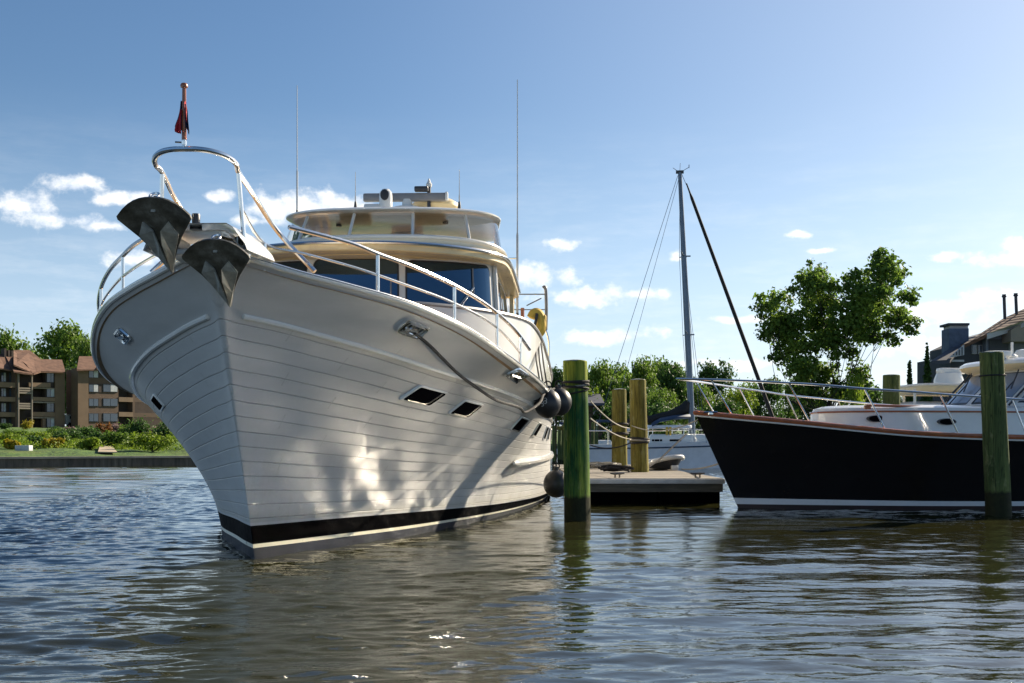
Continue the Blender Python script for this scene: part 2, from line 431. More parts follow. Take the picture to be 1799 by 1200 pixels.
for sd_ in (1, -1):
    for t0, t1 in ((2.42, 2.95), (3.2, 4.3), (4.5, 5.8), (6.0, 7.2)):
        mb = MB(); wall_panel(mb, t0 - .025, t1 + .025, 2.86, 3.60, .010, .08, side=sd_, nseg=4); fr = mb.build('side_window', M['black_rubber'], wh)
        mb = MB(); wall_panel(mb, t0, t1, 2.885, 3.575, .016, .06, side=sd_, nseg=4); mb.build('pane', M['dark_glass'], fr)
    # corner post of the windscreen
    mb = MB(); mb.tube([house_pt(2.24, z, .03, sd_) for z in (2.5, 3.0, 3.5, 3.72)], .035, 8); mb.build('corner_post', M['white'], wh)
# wipers with pantograph arms
for t0, tz, t1, tt in ((1.45, 3.02, 1.72, 3.34), (.35, 3.02, .50, 3.13), (-1.2, 3.02, -1.0, 3.3)):
    sd_ = 1 if t0 > 0 else -1
    mb = MB()
    for d in (0, .035):
        mb.tube([house_pt(abs(t0) + d, tz, .05, sd_), house_pt(abs(t1) + d * .5, tt, .045, sd_)], .008, 6)
    w_ = mb.build('wiper_arm', M['steel'], wh)
    mb = MB(); mb.tube([house_pt(abs(t1) + .01, tt - .09, .036, sd_), house_pt(abs(t1) + .01, tt + .28, .036, sd_)], .011, 6); mb.build('wiper_blade', M['grey_plastic'], w_)

# boat deck with its brow, warm bounce light put into the cream colour
BO = smooth_pts([(0, 4.62, 0), (.6, 4.68, 0), (1.2, 4.92, 0), (1.7, 5.32, 0), (2.0, 5.78, 0), (2.12, 6.4, 0), (2.15, 8, 0), (2.15, 9.8, 0)], 8)
def brow(z, inset):
    h = [Vector((max(v.x - inset * min(1, v.x / 1.2 + .0), 0), v.y + inset * max(0.0, 1 - max(0, v.y - 4.62) / 1.9), z)) for v in BO]
    return [Vector((-v.x, v.y, v.z)) for v in h[:0:-1]] + h
mb = MB()
mb.loft([brow(3.70, .66), brow(3.712, .42), brow(3.722, .41), brow(3.716, .20), brow(3.722, .19), brow(3.705, .02), brow(3.72, 0), brow(3.80, .01), brow(3.83, .06)], True, True)
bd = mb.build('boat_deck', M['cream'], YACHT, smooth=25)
mb = MB(); h = [Vector((v.x + .012, v.y - .02, 3.812)) for v in BO]; mb.tube([Vector((-v.x, v.y, v.z)) for v in h[:0:-1]] + h, .026, 8); mb.build('hand_rail', M['steel'], bd)
mb = MB(); mb.add([brow(3.834, .10)[i] for i in range(len(brow(3.9, .1)))], [tuple(range(len(brow(3.9, .1))))]); mb.build('top_deck', M['white'], bd)
# aft roof supports
for sd_ in (1, -1):
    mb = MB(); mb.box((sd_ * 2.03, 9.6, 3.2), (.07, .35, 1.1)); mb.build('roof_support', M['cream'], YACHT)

# flying bridge: coaming, screen, hardtop
def oval(sf, w, depth, send, z0, slope, n=26, e=.78, tap=0.0):
    """half outline: bluff front, then straight aft"""
    out = []
    for k in range(n + 1):
        a = PI / 2 * k / n; p = w * math.sin(a) ** e; s = sf + depth * (1 - max(0.0, math.cos(a)) ** e)
        out.append(Vector((p, s, z0 + slope * (s - sf))))
    out += [Vector((w - tap * (s - sf - depth), s, z0 + slope * (s - sf))) for s in np.linspace(sf + depth, send, 5)[1:]]
    return out
def both(h): return [Vector((-v.x, v.y, v.z)) for v in h[:0:-1]] + h
c0 = both(oval(6.75, 2.0, 1.6, 12.5, 3.88, 0)); c1 = both(oval(7.45, 1.93, 1.55, 12.5, 4.33, -.07)); c2 = both(oval(7.47, 1.95, 1.55, 12.5, 4.40, -.07))
c3 = both(oval(7.55, 1.88, 1.5, 12.5, 4.42, -.07)); c4 = both(oval(7.60, 1.82, 1.5, 12.4, 3.95, 0))
mb = MB(); mb.loft([c0, c1, c2, c3, c4], False); fb = mb.build('flybridge', M['pale_cream'], YACHT)
mb = MB(); mb.tube([v + Vector((0, -.01, .012)) for v in c2], .035, 8); mb.build('coaming_rim', M['white'], fb)
mb = MB(); mb.add([v + Vector((0, 0, -.02)) for v in c4], [tuple(range(len(c4)))]); mb.build('bridge_sole', M['teak_deck'], fb)
# console and seat backs seen through the screen
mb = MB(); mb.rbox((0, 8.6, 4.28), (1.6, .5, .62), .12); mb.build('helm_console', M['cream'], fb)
for x_ in (-.9, .5):
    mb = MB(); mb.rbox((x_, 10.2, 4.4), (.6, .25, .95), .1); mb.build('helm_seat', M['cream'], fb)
g0 = oval(7.52, 1.90, 1.52, 11.6, 4.42, -.07, tap=.05); g1 = oval(7.86, 1.79, 1.47, 11.4, 4.83, .07, tap=.085)
mb = MB(); mb.loft([both(g0), both([a * .5 + b * .5 for a, b in zip(g0, g1)]), both(g1)], False); scr = mb.build('flybridge_screen', M['clear_glass'], YACHT, fix=False)
def on_front(h, p):
    hs = [v for v in h]; xs = [v.x for v in hs]; k = int(np.searchsorted(xs[:27], p)); k = max(1, min(k, 26))
    t = (p - xs[k - 1]) / (xs[k] - xs[k - 1] + 1e-9); return hs[k - 1].lerp(hs[k], t)
for p in (.52, 1.42):
    for sd_ in (1, -1):
        a = on_front(g0, p); b = on_front(g1, p * .93); a.x *= sd_; b.x *= sd_
        mb = MB(); mb.tube([a + Vector((0, -.015, -.03)), b + Vector((0, -.015, .02))], .028, 6)
        mb.build('mullion', M['white'], scr)
for sd_ in (1, -1):
    for k in (28, 29, 30):
        a, b = g0[k].copy(), g1[k].copy(); a.x *= sd_; b.x *= sd_
        mb = MB(); mb.tube([a, b], .022, 6); mb.build('mullion', M['steel'], scr)
hd = [(7.86, 1.76, 4.872, .0), (7.76, 1.82, 4.876, 0), (7.68, 1.855, 4.892, 0), (7.68, 1.86, 4.912, 0), (7.74, 1.83, 4.94, 0), (7.98, 1.62, 4.965, 0), (8.6, 1.2, 4.985, 0)]
mb = MB(); hr = []
for sf, w, z, _ in hd: hr.append(both(oval(sf, w, 1.5, 12.2 - (sf - 7.5), z - 0.0, .055, tap=.085)))
mb.loft(hr, True, True); ht = mb.build('hardtop', M['white'], YACHT, smooth=45)
for v, r in (((-1.0, 9.2, 4.935), .05), ((.9, 9.0, 4.93), .05)):
    mb = MB(); mb.lathe([(r, -.03), (r, .0), (r * .7, .01)], v, 12); mb.build('ceiling_light', M['dark_plastic'], ht)

# radar, camera, lights and antennas on the hardtop
Z8 = 5.06
mb = MB(); mb.lathe([(.30, -.25), (.32, .30), (.26, .40), (.10, .44), (.09, .56)], (.02, 10.6, Z8 + .05), 20); rp = mb.build('radar_pedestal', M['white'], YACHT)
mb = MB(); mb.rbox((-.02, 10.6, Z8 + .65), (1.58, .13, .15), .04); rb = mb.build('radar_scanner', M['grey_plastic'], rp)
mb = MB(); mb.rbox((.77, 10.55, Z8 + .65), (.05, .14, .155), .02); mb.build('scanner_cap', M['white'], rb)
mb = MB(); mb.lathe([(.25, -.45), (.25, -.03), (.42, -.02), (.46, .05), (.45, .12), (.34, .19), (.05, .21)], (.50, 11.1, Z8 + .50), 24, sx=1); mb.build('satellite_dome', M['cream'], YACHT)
mb = MB(); mb.lathe([(.115, -.08), (.115, .20), (.105, .29), (.06, .34), (.01, .35)], (-.10, 8.75, Z8 + .05), 16); cam_ = mb.build('night_camera', M['white'], YACHT)
mb = MB(); mb.lathe([(.07, 0), (.075, .03), (.05, .04)], (0, 0, 0), 14, axis='Y', sy=1); mb.v = [(v[0] - .10, 8.63 - v[1] * .5, v[2] * 1.25 + Z8 + .27) for v in mb.v]; mb.build('camera_lens', M['black_rubber'], cam_)
mb = MB(); mb.rbox((-.33, 8.8, Z8 + .06), (.30, .22, .16), .05); mb.build('horn_box', M['white'], YACHT)
mb = MB(); mb.tube([(.43, 10.6, Z8 + .2), (.43, 10.6, Z8 + .86)], .035, 8); mb.rbox((.30, 10.5, Z8 + .78), (.26, .15, .09), .03); ml = mb.build('light_mast', M['dark_plastic'], YACHT)
mb = MB(); mb.lathe([(.05, 0), (.06, .05), (.03, .1), (.012, .16)], (.43, 10.6, Z8 + .84), 10); mb.build('anchor_light', M['white'], ml)
def antenna(px, ytop, ybase, p_off, s, r=.011):
    Y = YY + s; x = wx(px, Y); base = yw_inv(Vector((x, Y, wz(ybase, Y)))); top = yw_inv(Vector((wx(px, Y), Y, wz(ytop, Y))))
    mb = MB(); mb.tube([base, base.lerp(top, .35), base.lerp(top, .36), top], [r * 1.7, r * 1.6, r, r * .6], 6); o = mb.build('antenna', M['white'], YACHT)
    mb = MB(); mb.lathe([(.03, -.06), (.03, .05), (.018, .14)], base, 8); mb.build('antenna_mount', M['dark_plastic'], o)
def yw_inv(w):
    d = Vector((w.x - YX, w.y - YY)); return Vector((d.x * math.cos(YA) - d.y * math.sin(YA), d.x * math.sin(YA) + d.y * math.cos(YA), w.z))
antenna(522, 150, 383, 0, 9.0); antenna(624.5, 302, 368, 0, 9.6, .009); antenna(807, 298, 368, 0, 9.6, .009); antenna(909, 140, 560, 0, 9.6, .014)
mb = MB(); a = yw_inv(at(909, 454, YY + 9.6)); mb.tube([a, (a.x - .22, a.y, a.z)], .013, 6); mb.build('antenna_bracket', M['steel'], YACHT)

# hull openings: mooring hawses and portlights
def hull_plate(mb, v, s, side, du, dv_, out, r=.3, mi=0, n=5, lean=0.0, sub=3):
    """rounded plate following the hull: half sizes du (along) and dv_ (up), rounded by fraction r"""
    rr = r * min(du, dv_); pts = []
    for cx_, cy_, a0 in ((du - rr, dv_ - rr, 0), (-du + rr, dv_ - rr, 90), (-du + rr, -dv_ + rr, 180), (du - rr, -dv_ + rr, 270)):
        for k in range(n + 1):
            a = math.radians(a0 + 90 * k / n); pts.append((cx_ + rr * math.cos(a), cy_ + rr * math.sin(a)))
    p, ds, dv, nn = hull_frame(v, s, side)
    def P(u, w, o): return p + ds * (u + lean * w) + dv * w + nn * o
    mb.loft([[P(u, w, -.03) for u, w in pts], [P(u, w, out * .6) for u, w in pts], [P(u * (1 - .006 / du), w * (1 - .006 / dv_), out) for u, w in pts]], True, True, mi)
    return P, pts
def ring_on(mb, P, pts, out, r):
    mb.tube([P(u, w, out) for u, w in pts], r, 6, closed=True)
HAWSE = {}
def hawse(px, py, side, du, dv_):
    v, s = hull_find(px, py, side)
    mb = MB(); P, pts = hull_plate(mb, v, s, side, du, dv_, .012, .5); o = mb.build('mooring_hawse', M['dark_plastic'], YACHT)
    mb = MB(); ring_on(mb, P, pts, .016, .018); ip = [(u * .72, w * .72) for u, w in pts]; ring_on(mb, P, ip, .02, .012)
    mb.tube([P(-du * .35, -dv_ * .8, .02), P(-du * .35, dv_ * .8, .02)], .016, 6); mb.tube([P(du * .35, -dv_ * .8, .02), P(du * .35, dv_ * .8, .02)], .016, 6)
    mb.tube([P(-du * .8, -dv_ * .25, .035), P(du * .1, dv_ * .15, .045)], .02, 6)
    mb.build('hawse_frame', M['steel'], o); HAWSE[(px, side)] = P(du * .2, 0, .05)
hawse(721, 576, 1, .165, .075); hawse(908, 659, 1, .20, .085); hawse(219, 586, -1, .13, .07)
def portlight(px, py, side, du, dv_, lean=.1):
    v, s = hull_find(px, py, side)
    mb = MB(); P, pts = hull_plate(mb, v, s, side, du, dv_, .018, .25, lean=lean); o = mb.build('portlight', M['white'], YACHT)
    mb = MB(); hull_plate(mb, v, s, side, du * .91, dv_ * .86, .022, .25, lean=lean); mb.build('port_glass', M['port_glass'], o)
    if side > 0:
        mb = MB(); k = .5; mb.tube([P(-du * .7 - 0, -dv_ * .72, .027), P(du * .45, -dv_ * .72, .027), P(du * .62, -dv_ * .5, .027), P(du * .62, dv_ * .78, .027)], .007, 6); mb.build('inner_frame', M['dull_steel'], o)
portlight(745, 698, 1, .30, .115, .6); portlight(814, 717, 1, .28, .115, .55); portlight(913, 745, 1, .26, .12, .2)
for s, v in ((6.2, .83), (8.1, .82), (9.2, .82), (11.5, .82)):
    for side in (1,):
        mb = MB(); P, pts = hull_plate(mb, v, s, side, .24, .12, .018, .25); o = mb.build('portlight', M['white'], YACHT)
        mb = MB(); hull_plate(mb, v, s, side, .21, .10, .022, .25); mb.build('port_glass', M['port_glass'], o)
portlight(277, 706, -1, .21, .09, 0)
# ---- bow rails, pulpit, anchors, flag --------------------------------------
def sheer_s(px, side=1, inset=.06):
    st = np.linspace(SS0 + .02, 8, 900); b, z = sheer(st); b = side * (b - inset)
    X = YX + st * math.sin(YA) + b * math.cos(YA); Y = YY + st * math.cos(YA) - b * math.sin(YA)
    i = int(np.abs(CX + FPX * X / Y - px)[:700].argmin()); return float(st[i])
def rail_point(px, py, side=1, inset=.06):
    s = sheer_s(px, side, inset); b, z = sheer(s); p = side * (float(b) - inset)
    return Vector((p, s, wz(py, yw(s, p, 0).y)))
TOPR = [rail_point(*q) for q in ((507, 399), (560, 412), (619, 428), (663, 446), (731, 471), (798, 502), (856, 537), (902, 577), (930, 614))]
MIDR = [rail_point(*q) for q in ((464, 428), (535, 446), (622, 470), (700, 496), (798, 533), (871, 574), (915, 621))]
def mir(P, side): return [Vector((v.x * side, v.y, v.z)) for v in P]
end = rail_point(553, 477); SP, SZT = .31, 3.28
for side in (1, -1):
    mb = MB(); mb.tube(mir(smooth_pts(TOPR, 5), side), .021, 8); tr = mb.build('top_rail', M['steel'], YACHT)
    m_ = [Vector((.33, -1.58, 2.98))] + MIDR
    mb = MB(); mb.tube(mir(smooth_pts(m_, 5), side), .013, 8); mb.build('mid_rail', M['steel'], YACHT)
    for px, yt in ((464, 428), (664, 446), (798, 502), (873, 550), (914, 592)):
        t = rail_point(px, yt); b, z = sheer(t.y); mb = MB(); mb.tube(mir([t, Vector((t.x, t.y, float(z) - .03))], side), .017, 8)
        mb.lathe([(.04, 0), (.04, .012), (.02, .03)], (t.x * side, t.y, float(z) + .0), 10); mb.build('stanchion', M['steel'], YACHT)
hoop = [(SP, -1.63, SZT), (SP + .015, -1.74, 3.315), (.285, -1.86, 3.345), (.20, -1.96, 3.36), (.10, -2.01, 3.365), (0, -2.02, 3.365)]
hp = smooth_pts([end, Vector((.40, -.72, 2.97)), Vector((.335, -1.35, 3.19))] + [Vector(q) for q in hoop], 6)
mb = MB(); mb.tube(hp[:-1] + [Vector((-v.x, v.y, v.z)) for v in hp[::-1]], .022, 10); pul = mb.build('pulpit_rail', M['steel'], YACHT)
for side in (1, -1):
    mb = MB(); mb.tube(mir(smooth_pts([(SP, -1.63, SZT), (.33, -1.60, 2.95), (.345, -1.585, 2.70), (.31, -1.56, 2.665)], 4), side), .019, 8); mb.build('post', M['steel'], pul)
# moulded bow platform with rollers
def arch(s, k):
    o = [(-.42, 2.63), (-.40, 2.68), (-.30, 2.815), (-.25, 2.845), (.25, 2.845), (.30, 2.815), (.40, 2.68), (.42, 2.63)]
    i_ = [(.36, 2.63), (.345, 2.67), (.265, 2.765), (.23, 2.785), (-.23, 2.785), (-.265, 2.765), (-.345, 2.67), (-.36, 2.63)]
    return [Vector((x * k, s, z + (k - 1) * .2)) for x, z in o + i_]
mb = MB(); mb.loft([arch(-1.74, .985), arch(-1.76, 1.0), arch(-1.70, 1.005), arch(-1.05, 1.1)], True, False); pf = mb.build('bow_platform', M['white'], YACHT, smooth=50)
mb = MB(); mb.rbox((0, -1.30, 2.635), (.56, .74, .05), .10); mb.build('platform_base', M['white'], pf)
mb = MB(); mb.lathe([(.05, 0), (.05, .03), (.032, .035), (.035, .12), (.03, .13)], (-.06, -1.55, 2.83), 12); mb.build('deck_light', M['dark_plastic'], pf)
for p in (-.24, .24):
    mb = MB(); mb.lathe([(.055, -.07), (.035, 0), (.055, .07)], (p, -1.60, 2.715), 12, axis='X')
    for q in (-.085, .085): mb.box((p + q, -1.56, 2.70), (.012, .30, .08))
    mb.build('bow_roller', M['dull_steel'], pf)
mb = MB(); mb.lathe([(.12, 0), (.12, .05), (.07, .08), (.07, .16), (.10, .20), (.10, .22)], (.1, -.75, 2.62), 14); mb.build('windlass', M['steel'], pf)

def anchor(p, s, z, label, scale=1.0):
    o = thing('anchor', label, 'anchor', yw(s, p, z), -YA, 'anchors stowed on the bow rollers')
    o.scale = (scale,) * 3
    U = np.linspace(-1, 1, 13); rows = []
    #        half width, keel y, keel z, edge y, edge z
    for hw, ky, kz, ey, ez, bow in ((.285, -.035, .012, .03, -.115, 2.4), (.288, .03, -.065, .06, -.135, 2.0), (.235, .09, -.150, .12, -.185, 1.5), (.165, .16, -.235, .20, -.250, 1.2), (.105, .25, -.320, .28, -.325, 1.1), (.050, .36, -.405, .37, -.40, 1.), (.004, .48, -.485, .48, -.48, 1.)):
        rows.append([Vector((hw * u, ky + (ey - ky) * abs(u) ** bow, kz + (ez - kz) * abs(u) ** bow)) for u in U])
    back = [[v + Vector((0, .018, .012)) for v in q] for q in rows]
    mb = MB(); n = len(U); V = [v for q in rows for v in q] + [v for q in back for v in q]; nr = len(rows); F = []
    for i in range(nr - 1):
        for j in range(n - 1):
            a_ = (i * n + j, i * n + j + 1, (i + 1) * n + j + 1, (i + 1) * n + j); F.append(a_); F.append(tuple(k + nr * n for k in a_[::-1]))
        for j in (0, n - 1): F.append((i * n + j, (i + 1) * n + j, (i + 1) * n + j + nr * n, i * n + j + nr * n))
    for j in range(n - 1): F.append((j, j + 1, j + 1 + nr * n, j + nr * n)); F.append(((nr - 1) * n + j, (nr - 1) * n + j + 1, (nr - 1) * n + j + 1 + nr * n, (nr - 1) * n + j + nr * n))
    mb.add(V, F); fk = mb.build('fluke', M['anchor'], o, smooth=32)
    # raised point: two facets beside the keel with the light painted into their colour
    for sg in (1, -1):
        K0, K1, T_ = Vector((.03 * sg, .115, -.215)), Vector((.012 * sg, .20, -.31)), Vector((0, .475, -.492)); E0, E1 = Vector((.10 * sg, .085, -.150)), Vector((.155 * sg, .165, -.235))
        q = [E0, K0, K1, T_, Vector((.062 * sg, .34, -.385)), E1]; q = [v + Vector((0, -.012, -.004)) for v in q]
        mb = MB(); mb.add(q + [v + Vector((0, .02, .012)) for v in q], [(0, 1, 5), (1, 2, 4, 5), (2, 3, 4), (6, 11, 7), (7, 11, 10, 8), (8, 10, 9)] + [(i, (i + 1) % 6, (i + 1) % 6 + 6, i + 6) for i in range(6)]); mb.build('point_facet', M['lit_facet_steel'], fk, smooth=0)
    mb = MB(); pts = [(0, .03, -.05), (0, .10, .02), (0, .35, .02), (0, .75, -.02)]
    for i in range(3):
        a, b = Vector(pts[i]), Vector(pts[i + 1]); w = Vector((.018, 0, 0)); h = Vector((0, 0, .035))
        mb.loft([[a - w - h, a + w - h, a + w + h, a - w + h], [b - w - h, b + w - h, b + w + h, b - w + h]], True, True)
    mb.build('shank', M['anchor'], o, smooth=0)
    mb = MB(); mb.tube([(.035 * math.cos(a), .06 + .045 * math.sin(a), .045 + .03 * math.sin(a)) for a in np.linspace(0, 2 * PI, 17)[:-1]], .010, 6, closed=True); mb.tube([(-.06, .03, .02), (.06, .03, .02)], .012, 6); mb.build('shackle', M['steel'], o)
    return o
m, t, b = newmat('weathered_anchor_steel')
n1 = t.noise(t.coord(), 9, 6, .65); setp(b, t, col=t.ramp(n1, [(.35, (.06, .057, .046)), (.55, (.13, .122, .10)), (.75, (.26, .25, .22))]), metal=.45, rough=t.math('MULTIPLY_ADD', n1, .35, .16), normal=t.bump(t.noise(t.coord(), 45, 4), .25, .01))
M['anchor'] = m
M['lit_facet_steel'] = paint('lit_facet_galvanised_steel', (.46, .45, .40), .32, .3, 14, metal=.45, bump=.2, bscale=40)  # brighter copy of the anchor steel for facets that catch the light
anchor(-.215, -2.13, 2.95, 'dark galvanised plough anchor at the left, the higher of the two on the bow')
anchor(.205, -1.93, 2.665, 'dark galvanised plough anchor hanging lower, against the bow, right of the other', .93)
# flagstaff
fs = thing('flagstaff', 'varnished wooden flagstaff with a furled red and navy flag on the bow pulpit rail', 'flagstaff', yw(-2.02, 0, 3.365), -YA)
mb = MB(); mb.tube([(0, 0, 0), (0, 0, .07)], .016, 8); mb.lathe([(.02, -.01), (.022, .02)], (0, 0, .04), 8); mb.tube([(0, 0, .05), (-.07, 0, .055)], .007, 6); mb.build('socket', M['steel'], fs)
mb = MB(); mb.tube([(0, 0, .07), (0, 0, .30), (0, 0, .475)], [.019, .017, .015], 10); mb.lathe([(.012, .47), (.028, .475), (.030, .49), (.022, .505), (.008, .51)], (0, 0, 0), 12); mb.build('pole', M['teak'], fs)
def droop(x0, sg, top, bot, wmax, ph):
    rows = []
    for i in range(11):
        u = i / 10; z = top + (bot - top) * u; w = wmax * (.22 + .78 * u) * (1 if u < .99 else .85)
        rows.append([Vector((x0 + sg * w * q, .018 * math.sin(ph + 7 * q + 3 * u) * (q > 0), z + .045 * q * u * sg * -1 - .03 * q * u)) for q in (0, .25, .5, .75, 1)])
    return rows
mb = MB(); mb.loft(droop(-.012, -1, .37, .14, .062, 0), False); fl = mb.build('flag', M['navy'], fs, smooth=60)
fl.modifiers.new('thickness', 'SOLIDIFY').thickness = .004
mb = MB(); r_ = droop(-.016, -1, .30, .11, .048, .6); mb.loft([[v + Vector((0, -.022, 0)) for v in q] for q in r_], False); f2 = mb.build('flag_fold', M['red_flag'], fs, smooth=60); f2.modifiers.new('thickness', 'SOLIDIFY').thickness = .004
mb = MB(); r_ = droop(.010, 1, .34, .18, .040, 1.4); mb.loft([[v + Vector((0, -.012, 0)) for v in q] for q in r_], False); f2 = mb.build('flag_fold', M['navy'], fs, smooth=60); f2.modifiers.new('thickness', 'SOLIDIFY').thickness = .004
mb = MB(); r_ = droop(.012, 1, .36, .27, .016, 2.0); mb.loft([[v + Vector((0, -.016, 0)) for v in q] for q in r_], False); f2 = mb.build('flag_fold', M['red_flag'], fs, smooth=60); f2.modifiers.new('thickness', 'SOLIDIFY').thickness = .004

# stern rail on the after deck and the gear beside it
YR = YY + 10.0
def yl(px, py, Y): return yw_inv(at(px, py, Y))
mb = MB()
for a, b_, r in (((911, 517), (957, 517), .012), ((903, 544), (957, 544), .010), ((925, 537), (951, 524), .012)):
    mb.tube([yl(*a, YR), yl(*b_, YR)], r, 6)
mb.tube(smooth_pts([yl(954, 506, YR), yl(957, 504, YR), yl(959, 512, YR), yl(960, 545, YR), yl(959, 580, YR)], 4), .03, 8)
mb.build('side_gate_rail', M['grey_plastic'], YACHT)
mb = MB(); mb.tube([yl(918, 541, YR), yl(918, 562, YR)], .035, 8); mb.build('gate_post', M['teak'], YACHT)
mb = MB(); mb.tube(smooth_pts([yl(958, 578, YR), yl(964, 600, YR), yl(964, 628, YR), yl(962, 636, YR)], 4), .02, 6); mb.build('boarding_handle', M['steel'], YACHT)
# yellow cushion hung on the bulwark
YB = YY + 6.6
base = at(944, 578, YB)
o = thing('buoy_cushion', 'yellow rescue buoy hung on the rail at the side of the white yacht', 'rescue buoy', base)
mb = MB(); q = [at(934, 560, YB), at(938, 552, YB), at(944, 551, YB), at(949, 558, YB), at(951, 572, YB), at(948, 583, YB), at(944, 584, YB)]
mb.tube([v - base for v in smooth_pts(q, 4)], [.04] + [.085] * (len(smooth_pts(q, 4)) - 2) + [.05], 10); mb.build('cushion', M['canvas_yellow'], o)
mb = MB(); mb.rbox(at(954, 566, YB) - base, (.10, .12, .22), .04); mb.build('light_canister', M['canvas_yellow'], o)
mb = MB(); mb.tube([at(943, 552, YB) - base + Vector((0, -.1, 0)), at(941, 566, YB) - base + Vector((0, -.1, 0)), at(937, 580, YB) - base + Vector((0, -.1, 0))], .025, 6); mb.build('strap', M['black_rubber'], o)

# ------------------------------------------------------------------ ropes, fenders
def sag(a, b, d, n=16):
    return [a.lerp(b, i / n) - Vector((0, 0, d * 4 * (i / n) * (1 - i / n))) for i in range(n + 1)]
def rope(pts, r, mat, label, group='mooring lines'):
    mb = MB(); mb.tube(pts, r, 6); return single('mooring_line', mb, M[mat], label, 'rope', pts[0], group)
def hull_w(px, py, out=.05):
    v, s = hull_find(px, py); p, ds, dv, n = hull_frame(v, s); q = p + n * out; return yw(q.y, q.x, q.z)
PIL = (wx(1014, 16.05), 16.05)
h1 = hull_w(728, 582, .06); h2 = hull_w(908, 662, .07)
near = [h1] + [hull_w(px, py, .06 + .035 * k) for k, (px, py) in enumerate(((745, 597), (770, 622), (800, 646), (832, 666), (862, 681), (888, 689), (908, 693)))]
near += [near[-1].lerp(at(958, 690, 14.9), .5) + Vector((.05, -.1, -.01)), at(958, 690, 14.9), Vector((PIL[0] - .19, 15.85, wz(677, 15.95)))]
rope(smooth_pts(near, 4), .017, 'rope_dark', 'long dark line from the forward hawse of the white yacht to the nearest green piling')
rope(smooth_pts([h2, at(925, 676, 14.6), at(948, 688, 15.0), at(955, 692, 15.1)], 5), .014, 'rope_dark', 'short dark line from the after hawse straight to the upper black fender')
rope(smooth_pts([h2 + Vector((0, 0, -.02)), at(906, 678, 14.2), at(920, 694, 14.5), at(937, 703, 14.8), at(955, 702, 15.0)], 5), .014, 'rope_dark', 'dark line hanging in a slack loop below the after hawse of the white yacht')
def fender(c, r, label, marks=False, mat='black_rubber', zr=1.1):
    o = thing('ball_fender', label, 'fender', (c.x, c.y, c.z - r * zr), 0, 'black ball fenders')
    c0_ = Vector((0, 0, r * zr)); prof = [(r * .02, -r * zr)]
    for k in range(1, 14):
        a = -PI / 2 + PI * k / 14; prof.append((r * math.cos(a), r * zr * math.sin(a)))
    prof += [(r * .22, r * zr * 1.0), (r * .2, r * zr * 1.2), (r * .02, r * zr * 1.22)]
    mb = MB(); mb.lathe(prof, c0_, 24); bd_ = mb.build('ball', M[mat], o)
    mb = MB(); mb.tube([c0_ + Vector((.05 * math.cos(a), 0, r * zr * 1.25 + .05 * math.sin(a))) for a in np.linspace(0, 2 * PI, 13)[:-1]], .010, 6, closed=True); mb.build('eye', M['rope_dark'], o)
    if marks:
        mb = MB()
        for dx, dz in ((-.075, -.005), (-.035, .03)):
            for sgn, zz in ((1, .018), (1, -.018)):
                pts = []
                for a in np.linspace(2.4, -2.2, 9):
                    x = dx + .017 * math.cos(a); z = dz + zz + .018 * math.sin(a); pts.append(c0_ + Vector((x, -math.sqrt(max(0, (r * 1.005) ** 2 - x * x - (z / zr) ** 2)), z)))
                mb.tube(pts, .005, 5)
        mb.build('white_marking', M['white'], o)
    return o
FA = at(962, 709, 15.0); FB = at(982, 706, 15.45); FC = at(977, 850, 16.9)
fender(FA, .178, 'upper black ball fender with white figures, hanging beside the nearest green piling', True)
fender(FB, .175, 'black ball fender half hidden between the marked fender and the nearest green piling')
fender(FC, .19, 'lowest black ball fender, hanging just above the water below the others')
rope([FC + Vector((0, 0, .22)), FC + Vector((0, .05, 1.1)), at(968, 690, 16.9)], .012, 'rope_dark', 'dark line holding the lowest ball fender beside the white hull')
for k, (a, b_) in enumerate((((938, 578), (952, 690)), ((944, 584), (956, 688)), ((949, 590), (963, 690)))):
    lab = ('leftmost', 'middle', 'rightmost')[k]
    rope([at(*a, YY + 6.2), at((a[0] + b_[0]) / 2 - 3 + k, (a[1] + b_[1]) / 2, 16.0), at(*b_, 15.4)], .011, 'rope_dark', lab + ' of three thin dark lines hanging down the white bulwark to the fenders', 'fender lines')

